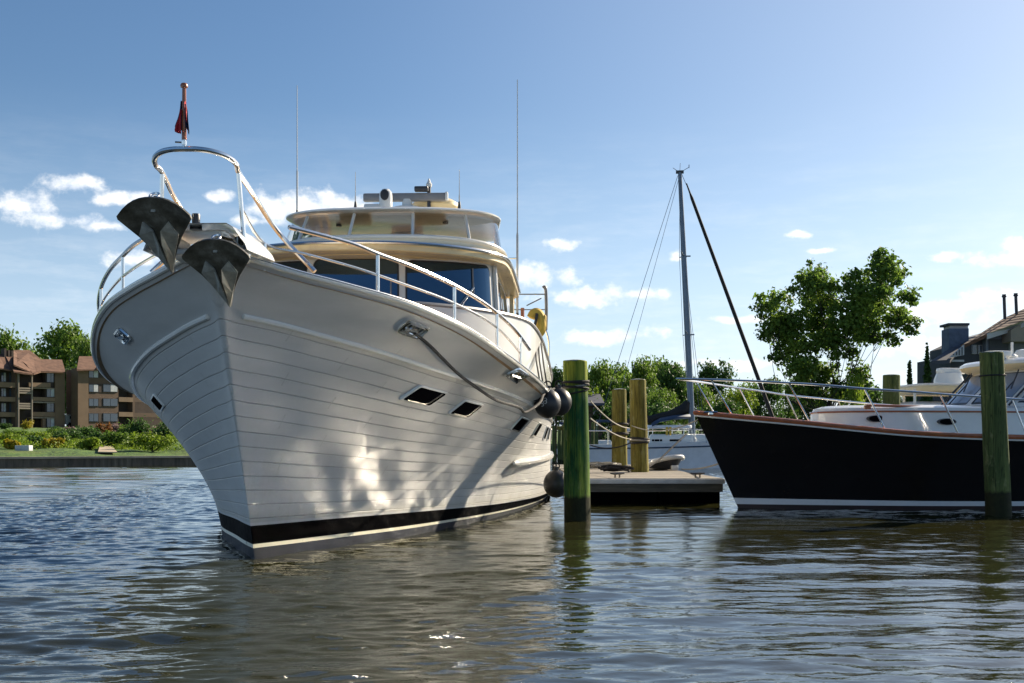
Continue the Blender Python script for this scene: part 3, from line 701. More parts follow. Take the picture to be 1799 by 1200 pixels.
# ------------------------------------------------------------------ pilings
def wood_mat(name, stops, wet=.34, wetcol=(.012, .012, .008), yellow=None):
    """treated pole: vertical streaks, a dark wet band with weed near the waterline"""
    m, t, b = newmat(name)
    co = t.coord('Object'); st = t.noise(t.node('ShaderNodeMapping', {'Vector': co, 'Scale': (9, 9, .55)}).outputs[0], 1.7, 6, .65, .4)
    big = t.noise(t.node('ShaderNodeMapping', {'Vector': co, 'Scale': (3, 3, .8)}).outputs[0], 1.1, 4, .6)
    col = t.ramp(t.math('ADD', t.math('MULTIPLY', st, .55), t.math('MULTIPLY', big, .45)), stops)
    fine = t.noise(t.node('ShaderNodeMapping', {'Vector': co, 'Scale': (40, 40, 1.2)}).outputs[0], 2.0, 4, .7)
    col = t.mix(t.math('MULTIPLY', t.math('GREATER_THAN', fine, .62), .45), col, (.02, .022, .012))
    ck = t.noise(t.node('ShaderNodeMapping', {'Vector': co, 'Scale': (26, 26, .45)}).outputs[0], 1.3, 3, .55, .6)
    crack = t.node('ShaderNodeMapRange', {0: t.math('ABSOLUTE', t.math('SUBTRACT', ck, .5)), 1: 0, 2: .022, 3: 1, 4: 0}).outputs[0]
    col = t.mix(t.math('MULTIPLY', crack, .85), col, (.008, .009, .006))
    pale = t.ramp(t.noise(t.node('ShaderNodeMapping', {'Vector': co, 'Scale': (4, 4, 1.3)}).outputs[0], 2.4, 6, .7), [(.56, (0, 0, 0)), (.70, (1, 1, 1))])
    col = t.mix(t.math('MULTIPLY', pale, .45), col, (.30, .30, .16))
    z = t.node('ShaderNodeSeparateXYZ', {0: co}).outputs[2]
    if yellow: col = t.mix(t.math('MULTIPLY', t.node('ShaderNodeMapRange', {0: t.math('MULTIPLY_ADD', st, .5, z), 1: yellow, 2: yellow + .35, 3: 0, 4: .8}).outputs[0], 1.0), col, t.ramp(st, [(.35, (.10, .15, .015)), (.65, (.34, .36, .05))]))
    edge = t.math('MULTIPLY_ADD', t.noise(t.node('ShaderNodeMapping', {'Vector': co, 'Scale': (8, 8, 2)}).outputs[0], 2, 4), .12, -.06)
    wm = t.node('ShaderNodeMapRange', {0: t.math('ADD', z, edge), 1: wet - .02, 2: wet + .03, 3: 1, 4: 0}).outputs[0]
    weed = t.mix(t.noise(co, 14, 4), wetcol, (.03, .034, .012))
    col = t.mix(wm, col, weed)
    setp(b, t, col=col, spec=.12, rough=t.math('MULTIPLY_ADD', wm, -.15, .8), normal=t.bump(crack, .6, -.012, t.bump(fine, .25, .006)))
    return m
M['pile_green'] = wood_mat('green_treated_wood', [(.32, (.006, .04, .020)), (.43, (.02, .085, .03)), (.54, (.10, .17, .03)), (.66, (.32, .36, .06))], yellow=2.0)
M['pile_yellow'] = wood_mat('yellow_treated_wood', [(.30, (.055, .048, .016)), (.44, (.13, .108, .024)), (.58, (.21, .185, .045)), (.72, (.34, .325, .12))], wet=-9)
M['pile_old'] = wood_mat('weathered_green_wood', [(.30, (.03, .055, .02)), (.48, (.075, .10, .035)), (.62, (.13, .16, .05)), (.75, (.19, .24, .12))], wet=.36)
M['pile_top'] = paint('weathered_pile_top', (.20, .24, .25), .7, .3, 14, bump=.4)
def piling(px, Y, ytop, ybase, r, mat, label, lean=(0, 0), bands=(), name='piling', group='wooden mooring pilings', seed=0):
    zb = 0.0 if ybase is None else wz(ybase, Y); zt = wz(ytop, Y)
    o = thing(name, label, 'piling', (wx(px, Y), Y, zb), 0, group); rr = random.Random(seed)
    rings = []; H = zt - zb; below = -2.2 if ybase is None else 0.0; nz = 26
    for i in range(nz + 1):
        z = below + (H - below) * i / nz; f = max(0, z / H); row = []
        for k in range(28):
            a = 2 * PI * k / 28; w = r * (1.06 - .10 * f) * (1 + .018 * math.sin(3 * a + seed + z) + .012 * math.sin(7 * a + 2 * seed + 2.2 * z))
            row.append(Vector((w * math.cos(a) + lean[0] * f, w * math.sin(a) + lean[1] * f, z - (.012 * (1 + math.sin(2 * a + seed) * math.sin(5 * a + seed)) if i == nz else 0))))
        rings.append(row)
    rings.append([v.lerp(Vector((lean[0], lean[1], H)), .05) + Vector((0, 0, .006)) for v in rings[-1]])
    mb = MB(); mb.loft(rings, True, True); p = mb.build('pole', M[mat], o, smooth=50)
    mb = MB(); mb.lathe([(r * .90, H - .02), (r * .88, H + .004), (r * .3, H + .018)], (lean[0], lean[1], 0), 28); mb.build('top', M['pile_top'], o)
    for yb, rad, mt, tilt in bands:
        zz = wz(yb, Y) - zb; f = zz / H; mb = MB()
        mb.tube([Vector((lean[0] * f + (r * (1.05 - .1 * f) + rad * .7) * math.cos(a), lean[1] * f + (r * (1.05 - .1 * f) + rad * .7) * math.sin(a), zz + tilt * math.sin(a + seed) )) for a in np.linspace(0, 2 * PI, 31)[:-1]], rad, 6, closed=True)
        w_ = single('rope_turn', mb, M[mt], 'x', 'rope', (0, 0, 0)); w_.parent = o
        for k in ('label', 'category'): del w_[k]
    return o
piling(1014, 16.05, 634, None, .178, 'pile_green', 'nearest green mottled piling with dark rope turns, beside the white yacht', (-.03, 0),
       ((671, .020, 'rope_dark', .01), (674.5, .018, 'rope_dark', -.02), (678, .015, 'rope_pale', .03), (682, .018, 'rope_dark', -.015), (688, .012, 'rope_dark', .04)), seed=1)
piling(1754, 17.2, 619, None, .178, 'pile_old', 'weathered green piling in front of the black hulled boat', (-.105, 0), ((660, .013, 'rope_dark', .005),), seed=2)
piling(1088.5, 29.0, 684, 826, .19, 'pile_yellow', 'shorter yellow piling standing on the dock, the farther of the two', (-.01, 0), ((746, .03, 'rope_dark', .02), (761, .03, 'rope_dark', -.02), (763, .025, 'rope_dark', .03)), seed=3)
piling(1124.5, 24.6, 667, 836, .183, 'pile_yellow', 'taller yellow piling on the dock, beside the small white dinghy', (-.05, 0), ((771, .026, 'rope_dark', .015), (774, .024, 'rope_pale', .01), (776.5, .024, 'rope_dark', -.02)), seed=4)
piling(1566, 24.5, 659, None, .185, 'pile_old', 'weathered green piling standing behind the foredeck of the black boat', seed=5)

# ------------------------------------------------------------------ dock
m, t, b = newmat('weathered_dock_wood')
co_ = t.coord('Object'); wv = t.noise(t.node('ShaderNodeMapping', {'Vector': co_, 'Scale': (1.2, 9, 9)}).outputs[0], 2, 6, .65)
setp(b, t, col=t.ramp(wv, [(.3, (.12, .105, .082)), (.55, (.235, .205, .165)), (.75, (.36, .32, .26))]), rough=.8, normal=t.bump(wv, .4, .01)); M['dock_wood'] = m
m, t, b = newmat('grey_dock_fascia')
co_ = t.coord('Object'); wv = t.noise(t.node('ShaderNodeMapping', {'Vector': co_, 'Scale': (.8, 9, 9)}).outputs[0], 2.4, 6, .65)
setp(b, t, col=t.ramp(wv, [(.3, (.035, .033, .027)), (.55, (.075, .07, .056)), (.75, (.13, .12, .10))]), rough=.75, normal=t.bump(wv, .4, .01)); M['fascia'] = m
M['pale_edge'] = paint('pale_dock_edging', (.44, .45, .46), .5, .2, 5, bump=.1)
D0, D1, E0, E1 = 1.16, 3.76, 20.3, 33.0; DZ = .47
dk = thing('floating_dock', 'grey timber floating dock between the white yacht and the black boat', 'dock', (2.46, 20.3, 0))
def dl(x, y, z): return Vector((x - 2.46, y - 20.3, z))
mb = MB(); y = E0
while y < E1:
    mb.box(dl((D0 + D1) / 2, y + .07, DZ - .015 + random.uniform(-.002, .002)), (D1 - D0 + random.uniform(-.02, .02), .134, .03)); y += .142
mb.build('deck_planks', M['dock_wood'], dk, smooth=0)
mb = MB(); mb.rbox(dl((D0 + D1) / 2, E0 - .035, DZ - .055), (D1 - D0 + .06, .06, .09), .02); mb.build('edging', M['pale_edge'], dk)
mb = MB(); mb.box(dl((D0 + D1) / 2, E0 + .02, DZ - .175), (D1 - D0, .05, .145)); mb.build('fascia_board', M['fascia'], dk, smooth=0)
mb = MB(); mb.box(dl(D1 - .02, (E0 + E1) / 2, DZ - .11), (.05, E1 - E0 - .12, .15)); mb.build('side_board', M['fascia'], dk, smooth=0)
for k in range(2):
    x0, x1 = ((D0 + .02, 2.60), (2.64, D1 - .03))[k]
    mb = MB(); mb.rbox(dl((x0 + x1) / 2, E0 + .85, .06), (x1 - x0, 1.5, .36), .03); mb.build('float', M['boot_black'], dk)
    mb = MB(); mb.rbox(dl((x0 + x1) / 2, E0 + 8, .06), (x1 - x0, 8, .36), .03); mb.build('float', M['dark_plastic'], dk)
for x_ in (1.9, 3.35):
    c = dl(x_, E0 + .25, DZ + .03); mb = MB(); mb.tube([c + Vector((-.13, 0, .05)), c + Vector((-.06, 0, .045)), c + Vector((.06, 0, .045)), c + Vector((.13, 0, .05))], [.012, .02, .02, .012], 8)
    for q in (-.04, .04): mb.tube([c + Vector((q, 0, -.04)), c + Vector((q, 0, .045))], .016, 6)
    mb.build('cleat', M['dull_steel'], dk)
# small upturned tender, rope heap
o = thing('dinghy', 'small white rounded dinghy lying tilted on the dock beside the taller yellow piling', 'dinghy', (wx(1170, 26.2), 26.2, DZ), .12)
rim = [(-.38, 0, .14), (-.33, -.18, .20), (-.12, -.34, .27), (.12, -.36, .31), (.32, -.22, .30), (.37, 0, .27), (.36, .5, .26), (.30, 1.2, .24), (-.28, 1.2, .14), (-.36, .5, .13)]
rm = smooth_pts(rim + [rim[0]], 4)[:-1]
mb = MB(); mb.tube(rm, .055, 8, closed=True); mb.build('gunwale', M['white'], o)
mb = MB(); n = len(rm); low_ = [Vector((v.x * .55, v.y * .8 + .06, .02)) for v in rm]; mb.loft([rm, [v * .5 + w * .5 + Vector((0, 0, -.03)) for v, w in zip(rm, low_)], low_], True, False); mb.add(low_, [tuple(range(n))]); mb.build('tub', M['dark_plastic'], o)
mb = MB(); mb.rbox((.12, -.30, .06), (.16, .12, .12), .03); mb.build('skeg', M['white'], o)
def heap(px, py, Y, w, label, mat, n=9, seed=1):
    c = at(px, py, Y); rr = random.Random(seed); mb = MB(); pts = []
    for k in range(n * 12):
        a = k * .52; q = w * (.35 + .65 * rr.random()); pts.append(Vector((c.x + q * math.cos(a) * (1 + .4 * rr.random()), Y + q * math.sin(a) * .7, DZ + .03 + .05 * abs(math.sin(k * .37)) + .10 * (k / (n * 12)) * (1 - q / w * .5))))
    mb.tube(pts, .026, 6); return single('rope_coil', mb, M[mat], label, 'rope', (c.x, Y, DZ))
heap(1058, 826, 27.5, .42, 'tangled heap of pale and dark rope lying on the dock by the farther yellow piling', 'rope_pale', 12, 3)
heap(1080, 837, 24.0, .30, 'flat tangle of dark rope along the front edge of the dock', 'rope_dark', 7, 5)
# lines between the pilings, the dock and the black boat
P1 = Vector((PIL[0] + .17, 16.1, 0)); PY = (wx(1088, 29), 29.0); PZ = (wx(1124, 24.6), 24.6)
rope(sag(at(1037, 704, 16.1), at(1107, 752, 24.4), .10), .010, 'rope_pale', 'pale upper line sloping from the nearest green piling to the taller yellow piling')
rope(sag(at(1037, 735, 16.1), at(1110, 772, 24.4), .06), .010, 'rope_pale', 'pale lower line sloping from the nearest green piling to the taller yellow piling')
rope(sag(at(1110, 748, 24.5), at(1251, 723, 19.0), .20), .010, 'rope_pale', 'pale line from the taller yellow piling to the bow of the black boat')
rope(sag(at(1112, 776, 24.6), at(1037, 782, 24.6), .10), .015, 'rope_dark', 'slack dark line hanging behind the green piling from the taller yellow piling')
rope([Vector((wx(1103, 25.2), 25.2, DZ + .02)), at(1125, 829, 25.0) + Vector((0, -.25, 0)), at(1158, 808, 25.4), at(1180, 787, 25.8), at(1206, 762, 26.4)], .018, 'rope_dark', 'dark line rising from the dock past the dinghy toward the sailboat')
rope(sag(at(1197, 824, 26.5), at(1270, 812, 19.3), .05), .015, 'rope_pale', 'taut pale line from the dock to the side of the black hull')
# ------------------------------------------------------------------ black hulled motor boat
TH = math.radians(15.0); BX, BY = 3.78, 19.0
BOAT = thing('motor_boat', 'black hulled motor boat with varnished rail, white cabin and long bow rail', 'motorboat', (BX, BY, 0), TH)
def bxy(px, y):
    q = (px - CX) / FPX; c, s = math.cos(TH), math.sin(TH)
    x = (q * (BY + y * c) - BX + y * s) / (c - q * s); return x, BY + x * s + y * c
def bpt(px, py, y):
    x, Y = bxy(px, y); return Vector((x, y, wz(py, Y)))
M['hull_black'] = paint('black_hull_enamel', (.010, .0085, .008), .16, .15, 2, spec=.35)
M['boot_white'] = paint('white_boot_stripe', (.60, .61, .63), .3, .06, 3)
M['anti_red'] = paint('red_brown_bottom_paint', (.02, .008, .008), .6, .3, 4)
M['sky_tint_glass'] = paint('painted_sky_tint_glass', (.20, .24, .30), .06, .1, 2, spec=.8)  # reflected sky put into a pale blue base colour
SBK = [0, .25, .6, 1.2, 2, 3, 4, 5.5, 7.5, 11.5]; SBV = [0, .20, .44, .79, 1.15, 1.48, 1.70, 1.88, 1.95, 1.85]
def b_half(x): return spl(SBK, SBV, np.maximum(np.asarray(x, float) + .78, 0))
zk = []
for px, py in ((1223, 727), (1300, 734), (1400, 743), (1500, 753), (1600, 762), (1700, 767), (1799, 770)):
    y = -.5
    for _ in range(12): y = -float(b_half(bxy(px, y)[0]))
    p = bpt(px, py, y); zk.append((p.x, p.z))
zk.append((zk[-1][0] + 2.5, zk[-1][1] - .03)); zk.append((11, zk[-1][1] + .02))
def b_sheer(x): return b_half(x), spl([q[0] for q in zk], [q[1] for q in zk], x)
def b_wl(x): return spl([0, .5, 1.5, 3, 5, 7, 11.5], [0, .20, .60, 1.08, 1.5, 1.68, 1.6], np.maximum(x, 0))
LB = 10.7
def b_level(v):
    """v = 0 waterline .. 1 sheer"""
    u = np.linspace(0, 1, 60) ** 1.7; x0 = 0 * u + LB * u; x1 = -.78 + (LB + .78) * u
    b0 = b_wl(x0); b1, z1 = b_sheer(x1); w = v ** 1.35
    return x0 + (x1 - x0) * v, b0 + (b1 - b0) * w, z1 * v
mb = MB(); V = []; n = 60; lv = [(-1, 0), (0, 0), (.05, 0), (.068, 1), (.116, 1)] + [(v, 2) for v in (.2, .3, .45, .6, .75, .88, 1.)]
for v, mi in lv:
    x, b, z = b_level(max(v, 0))
    if v < 0: z = z - .5; b = b * .8
    for sd_ in (-1, 1): V += [Vector((x[i], sd_ * b[i], z[i])) for i in range(n)]
F = []; MI = []
for k in range(1, len(lv)):
    for sd_ in (0, 1):
        A = (2 * (k - 1) + sd_) * n; B = (2 * k + sd_) * n
        for i in range(n - 1): F.append((A + i, A + i + 1, B + i + 1, B + i)); MI.append(lv[k][1])
    A = 2 * (k - 1) * n + n - 1; B = 2 * k * n + n - 1; F.append((A, A + n, B + n, B)); MI.append(lv[k][1])
mb.add(V, F); mb.m = MI; mb.build('hull', [M['anti_red'], M['boot_white'], M['hull_black']], BOAT, smooth=50)
xs_ = -.78 + (LB + .78) * np.linspace(0, 1, 60) ** 1.7; b_, z_ = b_sheer(xs_)
path = [Vector((x, b, z + .015)) for x, b, z in zip(xs_[::-1], b_[::-1], z_[::-1])] + [Vector((x, -b, z + .015)) for x, b, z in zip(xs_[1:], b_[1:], z_[1:])]
mb = MB(); mb.tube(path, .042, 8); mb.build('toe_rail', M['teak'], BOAT)
mb = MB(); mb.tube([v + Vector((0, 0.012 * (1 if v.y > 0 else -1), -.05)) for v in path], .014, 6); mb.build('rub_strip', M['white'], BOAT)
mb = MB(); mb.loft([[Vector((x + .02, b * q * .98, z - .02 + .06 * (1 - q * q))) for q in (-1, -.5, 0, .5, 1)] for x, b, z in zip(xs_, b_, z_)], False); mb.build('deck', M['white'], BOAT)
# trunk cabin
def left_px(P):
    out = []
    for v in P:
        X = BX + v.x * math.cos(TH) - v.y * math.sin(TH); Y = BY + v.x * math.sin(TH) + v.y * math.cos(TH); out.append(CX + FPX * X / Y)
    return min(out)
def solve_x(fn, target):
    lo, hi = 0.0, 9.0
    for _ in range(40):
        mid = (lo + hi) / 2
        if left_px(fn(mid)) < target: lo = mid
        else: hi = mid
    return mid
xt = solve_x(lambda q: [Vector((q, 0, 0)), Vector((q + .06, .35, 0)), Vector((q + .30, .72, 0)), Vector((q + .8, 1.0, 0)), Vector((q, -.0, 0)), Vector((q + .06, -.35, 0))], 1422)
TO = smooth_pts([(xt, 0, 0), (xt + .06, .35, 0), (xt + .30, .72, 0), (xt + .8, 1.0, 0), (xt + 1.6, 1.16, 0), (xt + 3, 1.25, 0), (xt + 6.2, 1.28, 0)], 6)
def tro(z, ins): h = [Vector((v.x + ins, max(0, v.y - ins), z)) for v in TO]; return [Vector((v.x, -v.y, v.z)) for v in h[:0:-1]] + h
mb = MB(); mb.loft([tro(1.0, 0), tro(1.58, .02), tro(1.62, .035), tro(1.68, .06), tro(1.715, .14), tro(1.73, .3), tro(1.745, .6)], True, True); tk = mb.build('trunk_cabin', M['white'], BOAT)
mb = MB(); mb.tube([v + Vector((0, 0, 0)) for v in tro(1.615, .018)], .016, 6); mb.build('moulding', M['teak'], tk)
for px, py in ((1556, 735), (1663, 741)):
    c = bpt(px, py, -1.16); yy = -float(np.interp(c.x, [v.x for v in TO], [v.y for v in TO])) 
    for rr_, nm, mt, o_ in ((1.0, 'oval_port', 'dark_plastic', .012), (.86, 'port_glass', 'port_glass', .018)):
        ring = [(.17 * rr_ * math.cos(a), .055 * rr_ * math.sin(a)) for a in np.linspace(0, 2 * PI, 25)[:-1]]
        mb = MB(); mb.loft([[Vector((c.x + u, yy + .04, c.z + w)) for u, w in ring], [Vector((c.x + u, yy - o_ + .006 * 0, c.z + w)) for u, w in ring]], True, True)
        ob = mb.build(nm, M[mt], tk if nm == 'oval_port' else ob)
mb = MB(); a, b2 = bpt(1521, 712, -.95), bpt(1716, 717, -.95); mb.tube([a, b2], .022, 8)
for k in (0, .3, .62, .97): q = a.lerp(b2, k); mb.box((q.x + .03, q.y, q.z - .035), (.11, .035, .06))
mb.build('grab_rail', M['teak'], tk)
# wheelhouse, windscreen, hard top
xw = solve_x(lambda q: [Vector((q, 0, 0)), Vector((q + .04, .55, 0)), Vector((q + .22, 1., 0)), Vector((q + .6, 1.22, 0))], 1653)
def wo(z, f, ins=0):
    h = smooth_pts([(xw + f, 0, z), (xw + f + .04, .55, z), (xw + f + .22, 1.0, z), (xw + f + .6, 1.22 - ins, z), (xw + 2, 1.27 - ins, z), (xw + 4.6, 1.27 - ins, z)], 5)
    return [Vector((v.x, -v.y, v.z)) for v in h[:0:-1]] + h
zt_ = 2.37
mb = MB(); mb.loft([wo(1.4, -.1), wo(1.70, 0), wo(1.74, .02), wo(zt_, .70, .06)], True, True); wh2 = mb.build('wheelhouse', M['white'], BOAT)
R0, R1 = wo(1.74, .02), wo(zt_, .70, .06); m0 = len(R0) // 2
def screen(i0, i1, u0, u1, nm, mt, out, par):
    rows = []
    for i in range(i0, i1 + 1):
        d = Vector((R0[min(i + 1, len(R0) - 1)].y - R0[max(i - 1, 0)].y, -(R0[min(i + 1, len(R0) - 1)].x - R0[max(i - 1, 0)].x), .55)).normalized()
        if d.x > 0 and abs(d.x) > .3: d = Vector((-d.x, -d.y, d.z))
        sgn = -1 if R0[i].y < 0 else 1
        if d.y * sgn < 0 and abs(d.y) > .3: d.y = -d.y
        a, b = R0[i], R1[i]; rows.append([a.lerp(b, u0) - d * .02, a.lerp(b, u0) + d * out, a.lerp(b, u1) + d * out, a.lerp(b, u1) - d * .02])
    q = MB(); q.loft(rows, True, True); return q.build(nm, M[mt], par)
for sg in (1, -1):
    for i0, i1, nm in ((1, 8, 'windscreen'), (10, 16, 'windscreen'), (18, 24, 'side_window')):
        a, b = (m0 + i0, m0 + i1) if sg > 0 else (m0 - i1, m0 - i0)
        fr = screen(a, b, .06, .93, nm, 'dark_plastic', .008, wh2); screen(a, b, .10, .89, 'pane', 'sky_tint_glass', .014, fr)
    mb = MB(); mb.tube([R0[m0 + 9 * sg] + Vector((-.05, .03 * sg, .0)), R1[m0 + 9 * sg] + Vector((-.05, .03 * sg, 0))], .018, 6); mb.build('screen_post', M['dark_plastic'], wh2)
for y0, k in ((-.75, 0), (-.15, .1), (.5, .1)):
    mb = MB(); a = Vector((xw + .02 + k * .0, y0, 1.79)); mb.tube([a, Vector((xw + .36, y0 - .06, 2.16))], .012, 6); mb.tube([Vector((xw + .22, y0 - .16, 2.02)), Vector((xw + .52, y0 + .02, 2.36))], .012, 5); mb.build('wiper', M['dark_plastic'], wh2)
xh = solve_x(lambda q: [Vector((q, 0, 0)), Vector((q + .06, .6, 0)), Vector((q + .28, 1.08, 0)), Vector((q + .7, 1.33, 0)), Vector((q + 2.2, 1.4, 0))], 1686)
def hto(z, f, ins):
    h = smooth_pts([(xh + f, 0, z), (xh + f + .06, .6, z), (xh + f + .28, 1.08, z), (xh + f + .7, 1.33 - ins, z), (xh + 2.2, 1.40 - ins, z), (xh + 4.8, 1.38 - ins, z)], 5)
    return [Vector((v.x, -v.y, v.z)) for v in h[:0:-1]] + h
mb = MB(); mb.loft([hto(2.37, .30, .18), hto(2.39, .16, .06), hto(2.43, .04, 0), hto(2.47, .0, 0)], True, True); h2 = mb.build('hardtop', M['cream'], BOAT)  # underside in cream to carry warm bounce light; roof skin stays white
mb = MB(); mb.loft([hto(2.472, -.005, -.005), hto(2.52, .0, 0), hto(2.57, .10, .08), hto(2.59, .3, .3)], True, True); mb.build('roof_skin', M['white'], h2)
c = bpt(1757, 616, -.3); mb = MB(); mb.rbox((c.x, c.y, 2.66), (.36, .2, .10), .04); mb.rbox((c.x, c.y, 2.60), (.16, .16, .06), .03); mb.build('roof_hatch', M['white'], BOAT)
c = bpt(1778, 612, -.2); mb = MB(); mb.tube([(c.x, c.y, 2.58), (c.x, c.y, 2.88)], .022, 8); mb.lathe([(.09, 0), (.10, .05), (.05, .09)], (c.x, c.y, 2.58), 12); mb.build('antenna_base', M['white'], BOAT)
c = bpt(1797, 610, .1); mb = MB(); mb.lathe([(.13, 0), (.15, .04), (.15, .12), (.11, .19), (.02, .21)], (c.x, c.y, 2.58), 18); mb.build('satellite_dome', M['white'], BOAT)
# bow rails
def rail_b(pts, yof): return [bpt(px, py, yo) for (px, py), yo in zip(pts, yof)]
near_ = [(1190, 665.5), (1250, 667), (1320, 669.5), (1386, 673), (1450, 677), (1519, 683), (1600, 688), (1650, 692), (1720, 697), (1799, 702), (1880, 707)]
ny = [-.03, -.30, -.62, -.88, -1.08, -1.27, -1.43, -1.52, -1.62, -1.70, -1.76]
top = rail_b(near_, ny); top[0].y = 0
mb = MB(); fullr = smooth_pts(top, 3); fr2 = [Vector((v.x, -v.y, v.z)) for v in fullr]
mb.tube([v for v in fr2[::-1]] + fullr[1:], .019, 8); mb.build('bow_rail', M['steel'], BOAT)
for (tx, ty), (bx_, by_), yt in (((1249, 667), (1290, 722), -.30), ((1386, 674), (1426, 735), -.88), ((1519, 684), (1558, 743), -1.27), ((1651, 692), (1686, 752), -1.52), ((1779, 703), (1806, 760), -1.68)):
    a = bpt(tx, ty, yt); xb = a.x + .32
    for _ in range(6): yb = -float(b_half(xb)) + .10; xb = bxy(bx_, yb)[0]
    zb = float(b_sheer(xb)[1]) - .01
    for sg in (1, -1):
        mb = MB(); mb.tube([(a.x, a.y * sg, a.z), (xb, yb * sg, zb)], .014, 8); mb.lathe([(.035, 0), (.035, .015), (.018, .03)], (xb, yb * sg, zb + .01), 10); mb.build('stanchion', M['steel'], BOAT)
mb = MB(); a = bpt(1248, 724, -.3); mb.tube([(a.x - .1, -.27, a.z), (a.x + .1, -.36, a.z)], .016, 6); mb.rbox((a.x, -.31, a.z - .025), (.08, .05, .05), .01); mb.build('mooring_cleat', M['steel'], BOAT)

# ------------------------------------------------------------------ white boat lying behind it
o = thing('motor_boat', 'white motor boat with a cream hardtop, half hidden behind the black boat', 'motorboat', (wx(1640, 27), 27, 0), .12)
def ob_(px, py, dy=0): v = at(px, py, 27 + dy); return Vector((v.x - wx(1640, 27), dy, v.z))
def hull_simple(L, b, z0, z1, bow=.9, n=24):
    rows = []
    for i in range(n + 1):
        u = i / n; x = -L / 2 + L * u; w = b * (1 - max(0, (.42 - u) / .42) ** 2.0); z = z1 + (z0 - z1) * (1 - u) ** 2
        rows.append([Vector((x + bow * (1 - q) * max(0, 1 - u / .5) ** 1.5 - .0, sgn * w * (.72 + .28 * q), z * q - .15 * (q == 0))) for sgn, qs in ((-1, (1, .5, 0)), (1, (0, .5, 1))) for q in qs])
    m_ = MB(); m_.loft(rows, True, True); return m_
hs = hull_simple(8.5, 1.5, 1.45, 1.2); hs.build('hull', M['white'], o)
mb = MB(); mb.rbox((1.0, 0, 1.62), (4.2, 2.2, .85), .3); mb.build('deckhouse', M['white'], o)
mb = MB(); c = ob_(1640, 686, -.2); mb.rbox((c.x + .2, 0, c.z), (1.9, 2.2, .16), .3); hd_ = mb.build('hardtop', M['cream'], o)
mb = MB(); mb.rbox((c.x + .2, 0, c.z + .10), (1.86, 2.15, .05), .3); mb.build('roof_skin', M['white'], hd_)
for px in (1595, 1686):
    for y in (-.95, .95):
        mb = MB(); q = ob_(px, 700, y); mb.tube([(q.x, y, 1.9), (q.x, y, c.z)], .03, 6); mb.build('roof_post', M['white'], o)
mb = MB(); q = ob_(1668, 668, 0); mb.lathe([(.24, -.26), (.33, -.16), (.34, 0), (.28, .16), (.1, .21)], (q.x, 0, q.z), 20); mb.build('radar_dome', M['white'], o)
mb = MB(); q = ob_(1672, 652, 0); mb.rbox((q.x, 0, q.z), (.62, .3, .14), .05); mb.build('radar_scanner', M['white'], o)

# ------------------------------------------------------------------ sailing yacht
SY = 50.0; SX = wx(1213, SY)
SB = thing('sailboat', 'white sailing yacht with tall grey mast and dark furled headsail', 'sailboat', (SX, SY, 0), math.radians(-6))
def sp(px, py, dy=0.0): v = at(px, py, SY + dy); return Vector((v.x - SX, dy, v.z))
M['sail_white'] = paint('faded_white_hull', (.66, .69, .74), .35, .08, 3)
M['mast'] = paint('grey_mast_alloy', (.12, .155, .20), .35, .12, 3, metal=.4)
M['blue_cover'] = paint('blue_canvas', (.02, .045, .09), .7, .2, 6, bump=.2)
M['wire'] = paint('rigging_wire', (.10, .11, .12), .5, .1, 3, metal=.6)
rows = []; NS = 30
for i in range(NS + 1):
    u = i / NS; x = -5.6 + 9.4 * u; w = 1.55 * min(1, (1 - max(0, (u - .45) / .55) ** 2.1)) * (1 - .28 * max(0, (.3 - u) / .3)); z = 1.02 + .30 * u ** 2
    rows.append([Vector((x - (.9 * u ** 3) * (1 - q), sg * w * (.70 + .30 * q), z * q - .2 * (q == 0))) for sg, qs in ((-1, (1, .8, .5, 0)), (1, (0, .5, .8, 1))) for q in qs])
mb = MB(); mb.loft(rows, True, True); sh_ = mb.build('hull', M['sail_white'], SB)
mb = MB()
for sg in (-1, 1): mb.tube([rows[i][1 if sg < 0 else 6] + Vector((0, .012 * sg, .03)) for i in range(NS + 1)], .035, 6)
mb.build('blue_stripe', M['blue_cover'], sh_)
mb = MB(); mb.rbox((.3, 0, 1.25), (4.2, 2.0, .46), .35); cb_ = mb.build('cabin', M['white'], SB)
for px0, px1 in ((1150, 1154), (1155, 1163), (1164, 1168), (1181, 1201)):
    a, b = sp(px0, 776, -1.0), sp(px1, 776, -1.0); mb = MB(); mb.rbox(((a.x + b.x) / 2, -1.005, 1.21), (b.x - a.x, .03, .085), .01); mb.build('cabin_port', M['port_glass'], cb_)
base, topm = sp(1217, 770), sp(1194.5, 303)
mb = MB(); mb.tube([base + Vector((0, 0, -.3)), base.lerp(topm, .5), topm], [.145, .135, .085], 12); ms = mb.build('mast', M['mast'], SB)
for k, w in ((.305, .32), (.60, .42)):
    pass
for py, w in ((450, .55), (588, .75)):
    c = base.lerp(topm, (770 - py) / (770 - 303)); mb = MB()
    for sg in (-1, 1): mb.tube([c, c + Vector((.16 * -1, sg * w * 1.5, .08))], [.035, .02], 6)
    mb.box((c.x + .14, c.y, c.z), (.3, .10, .05)); mb.build('spreader', M['mast'], ms)
mb = MB(); mb.box((topm.x, 0, topm.z + .03), (.34, .14, .12)); mb.tube([topm, topm + Vector((-.30, 0, .22))], .012, 5); mb.tube([topm, topm + Vector((.38, 0, .22))], .012, 5); mb.box(topm + Vector((.40, 0, .27)), (.03, .04, .14)); mb.tube([topm, topm + Vector((.02, 0, .42))], .01, 5); mb.build('masthead_gear', M['dark_plastic'], ms)
mb = MB(); a, b = sp(1206, 322), sp(1366, 765); mb.tube([a, a.lerp(b, .04), a.lerp(b, .06), a.lerp(b, .5), b], [.03, .04, .07, .085, .09], 8); mb.build('furled_headsail', M['rope_dark'], SB)
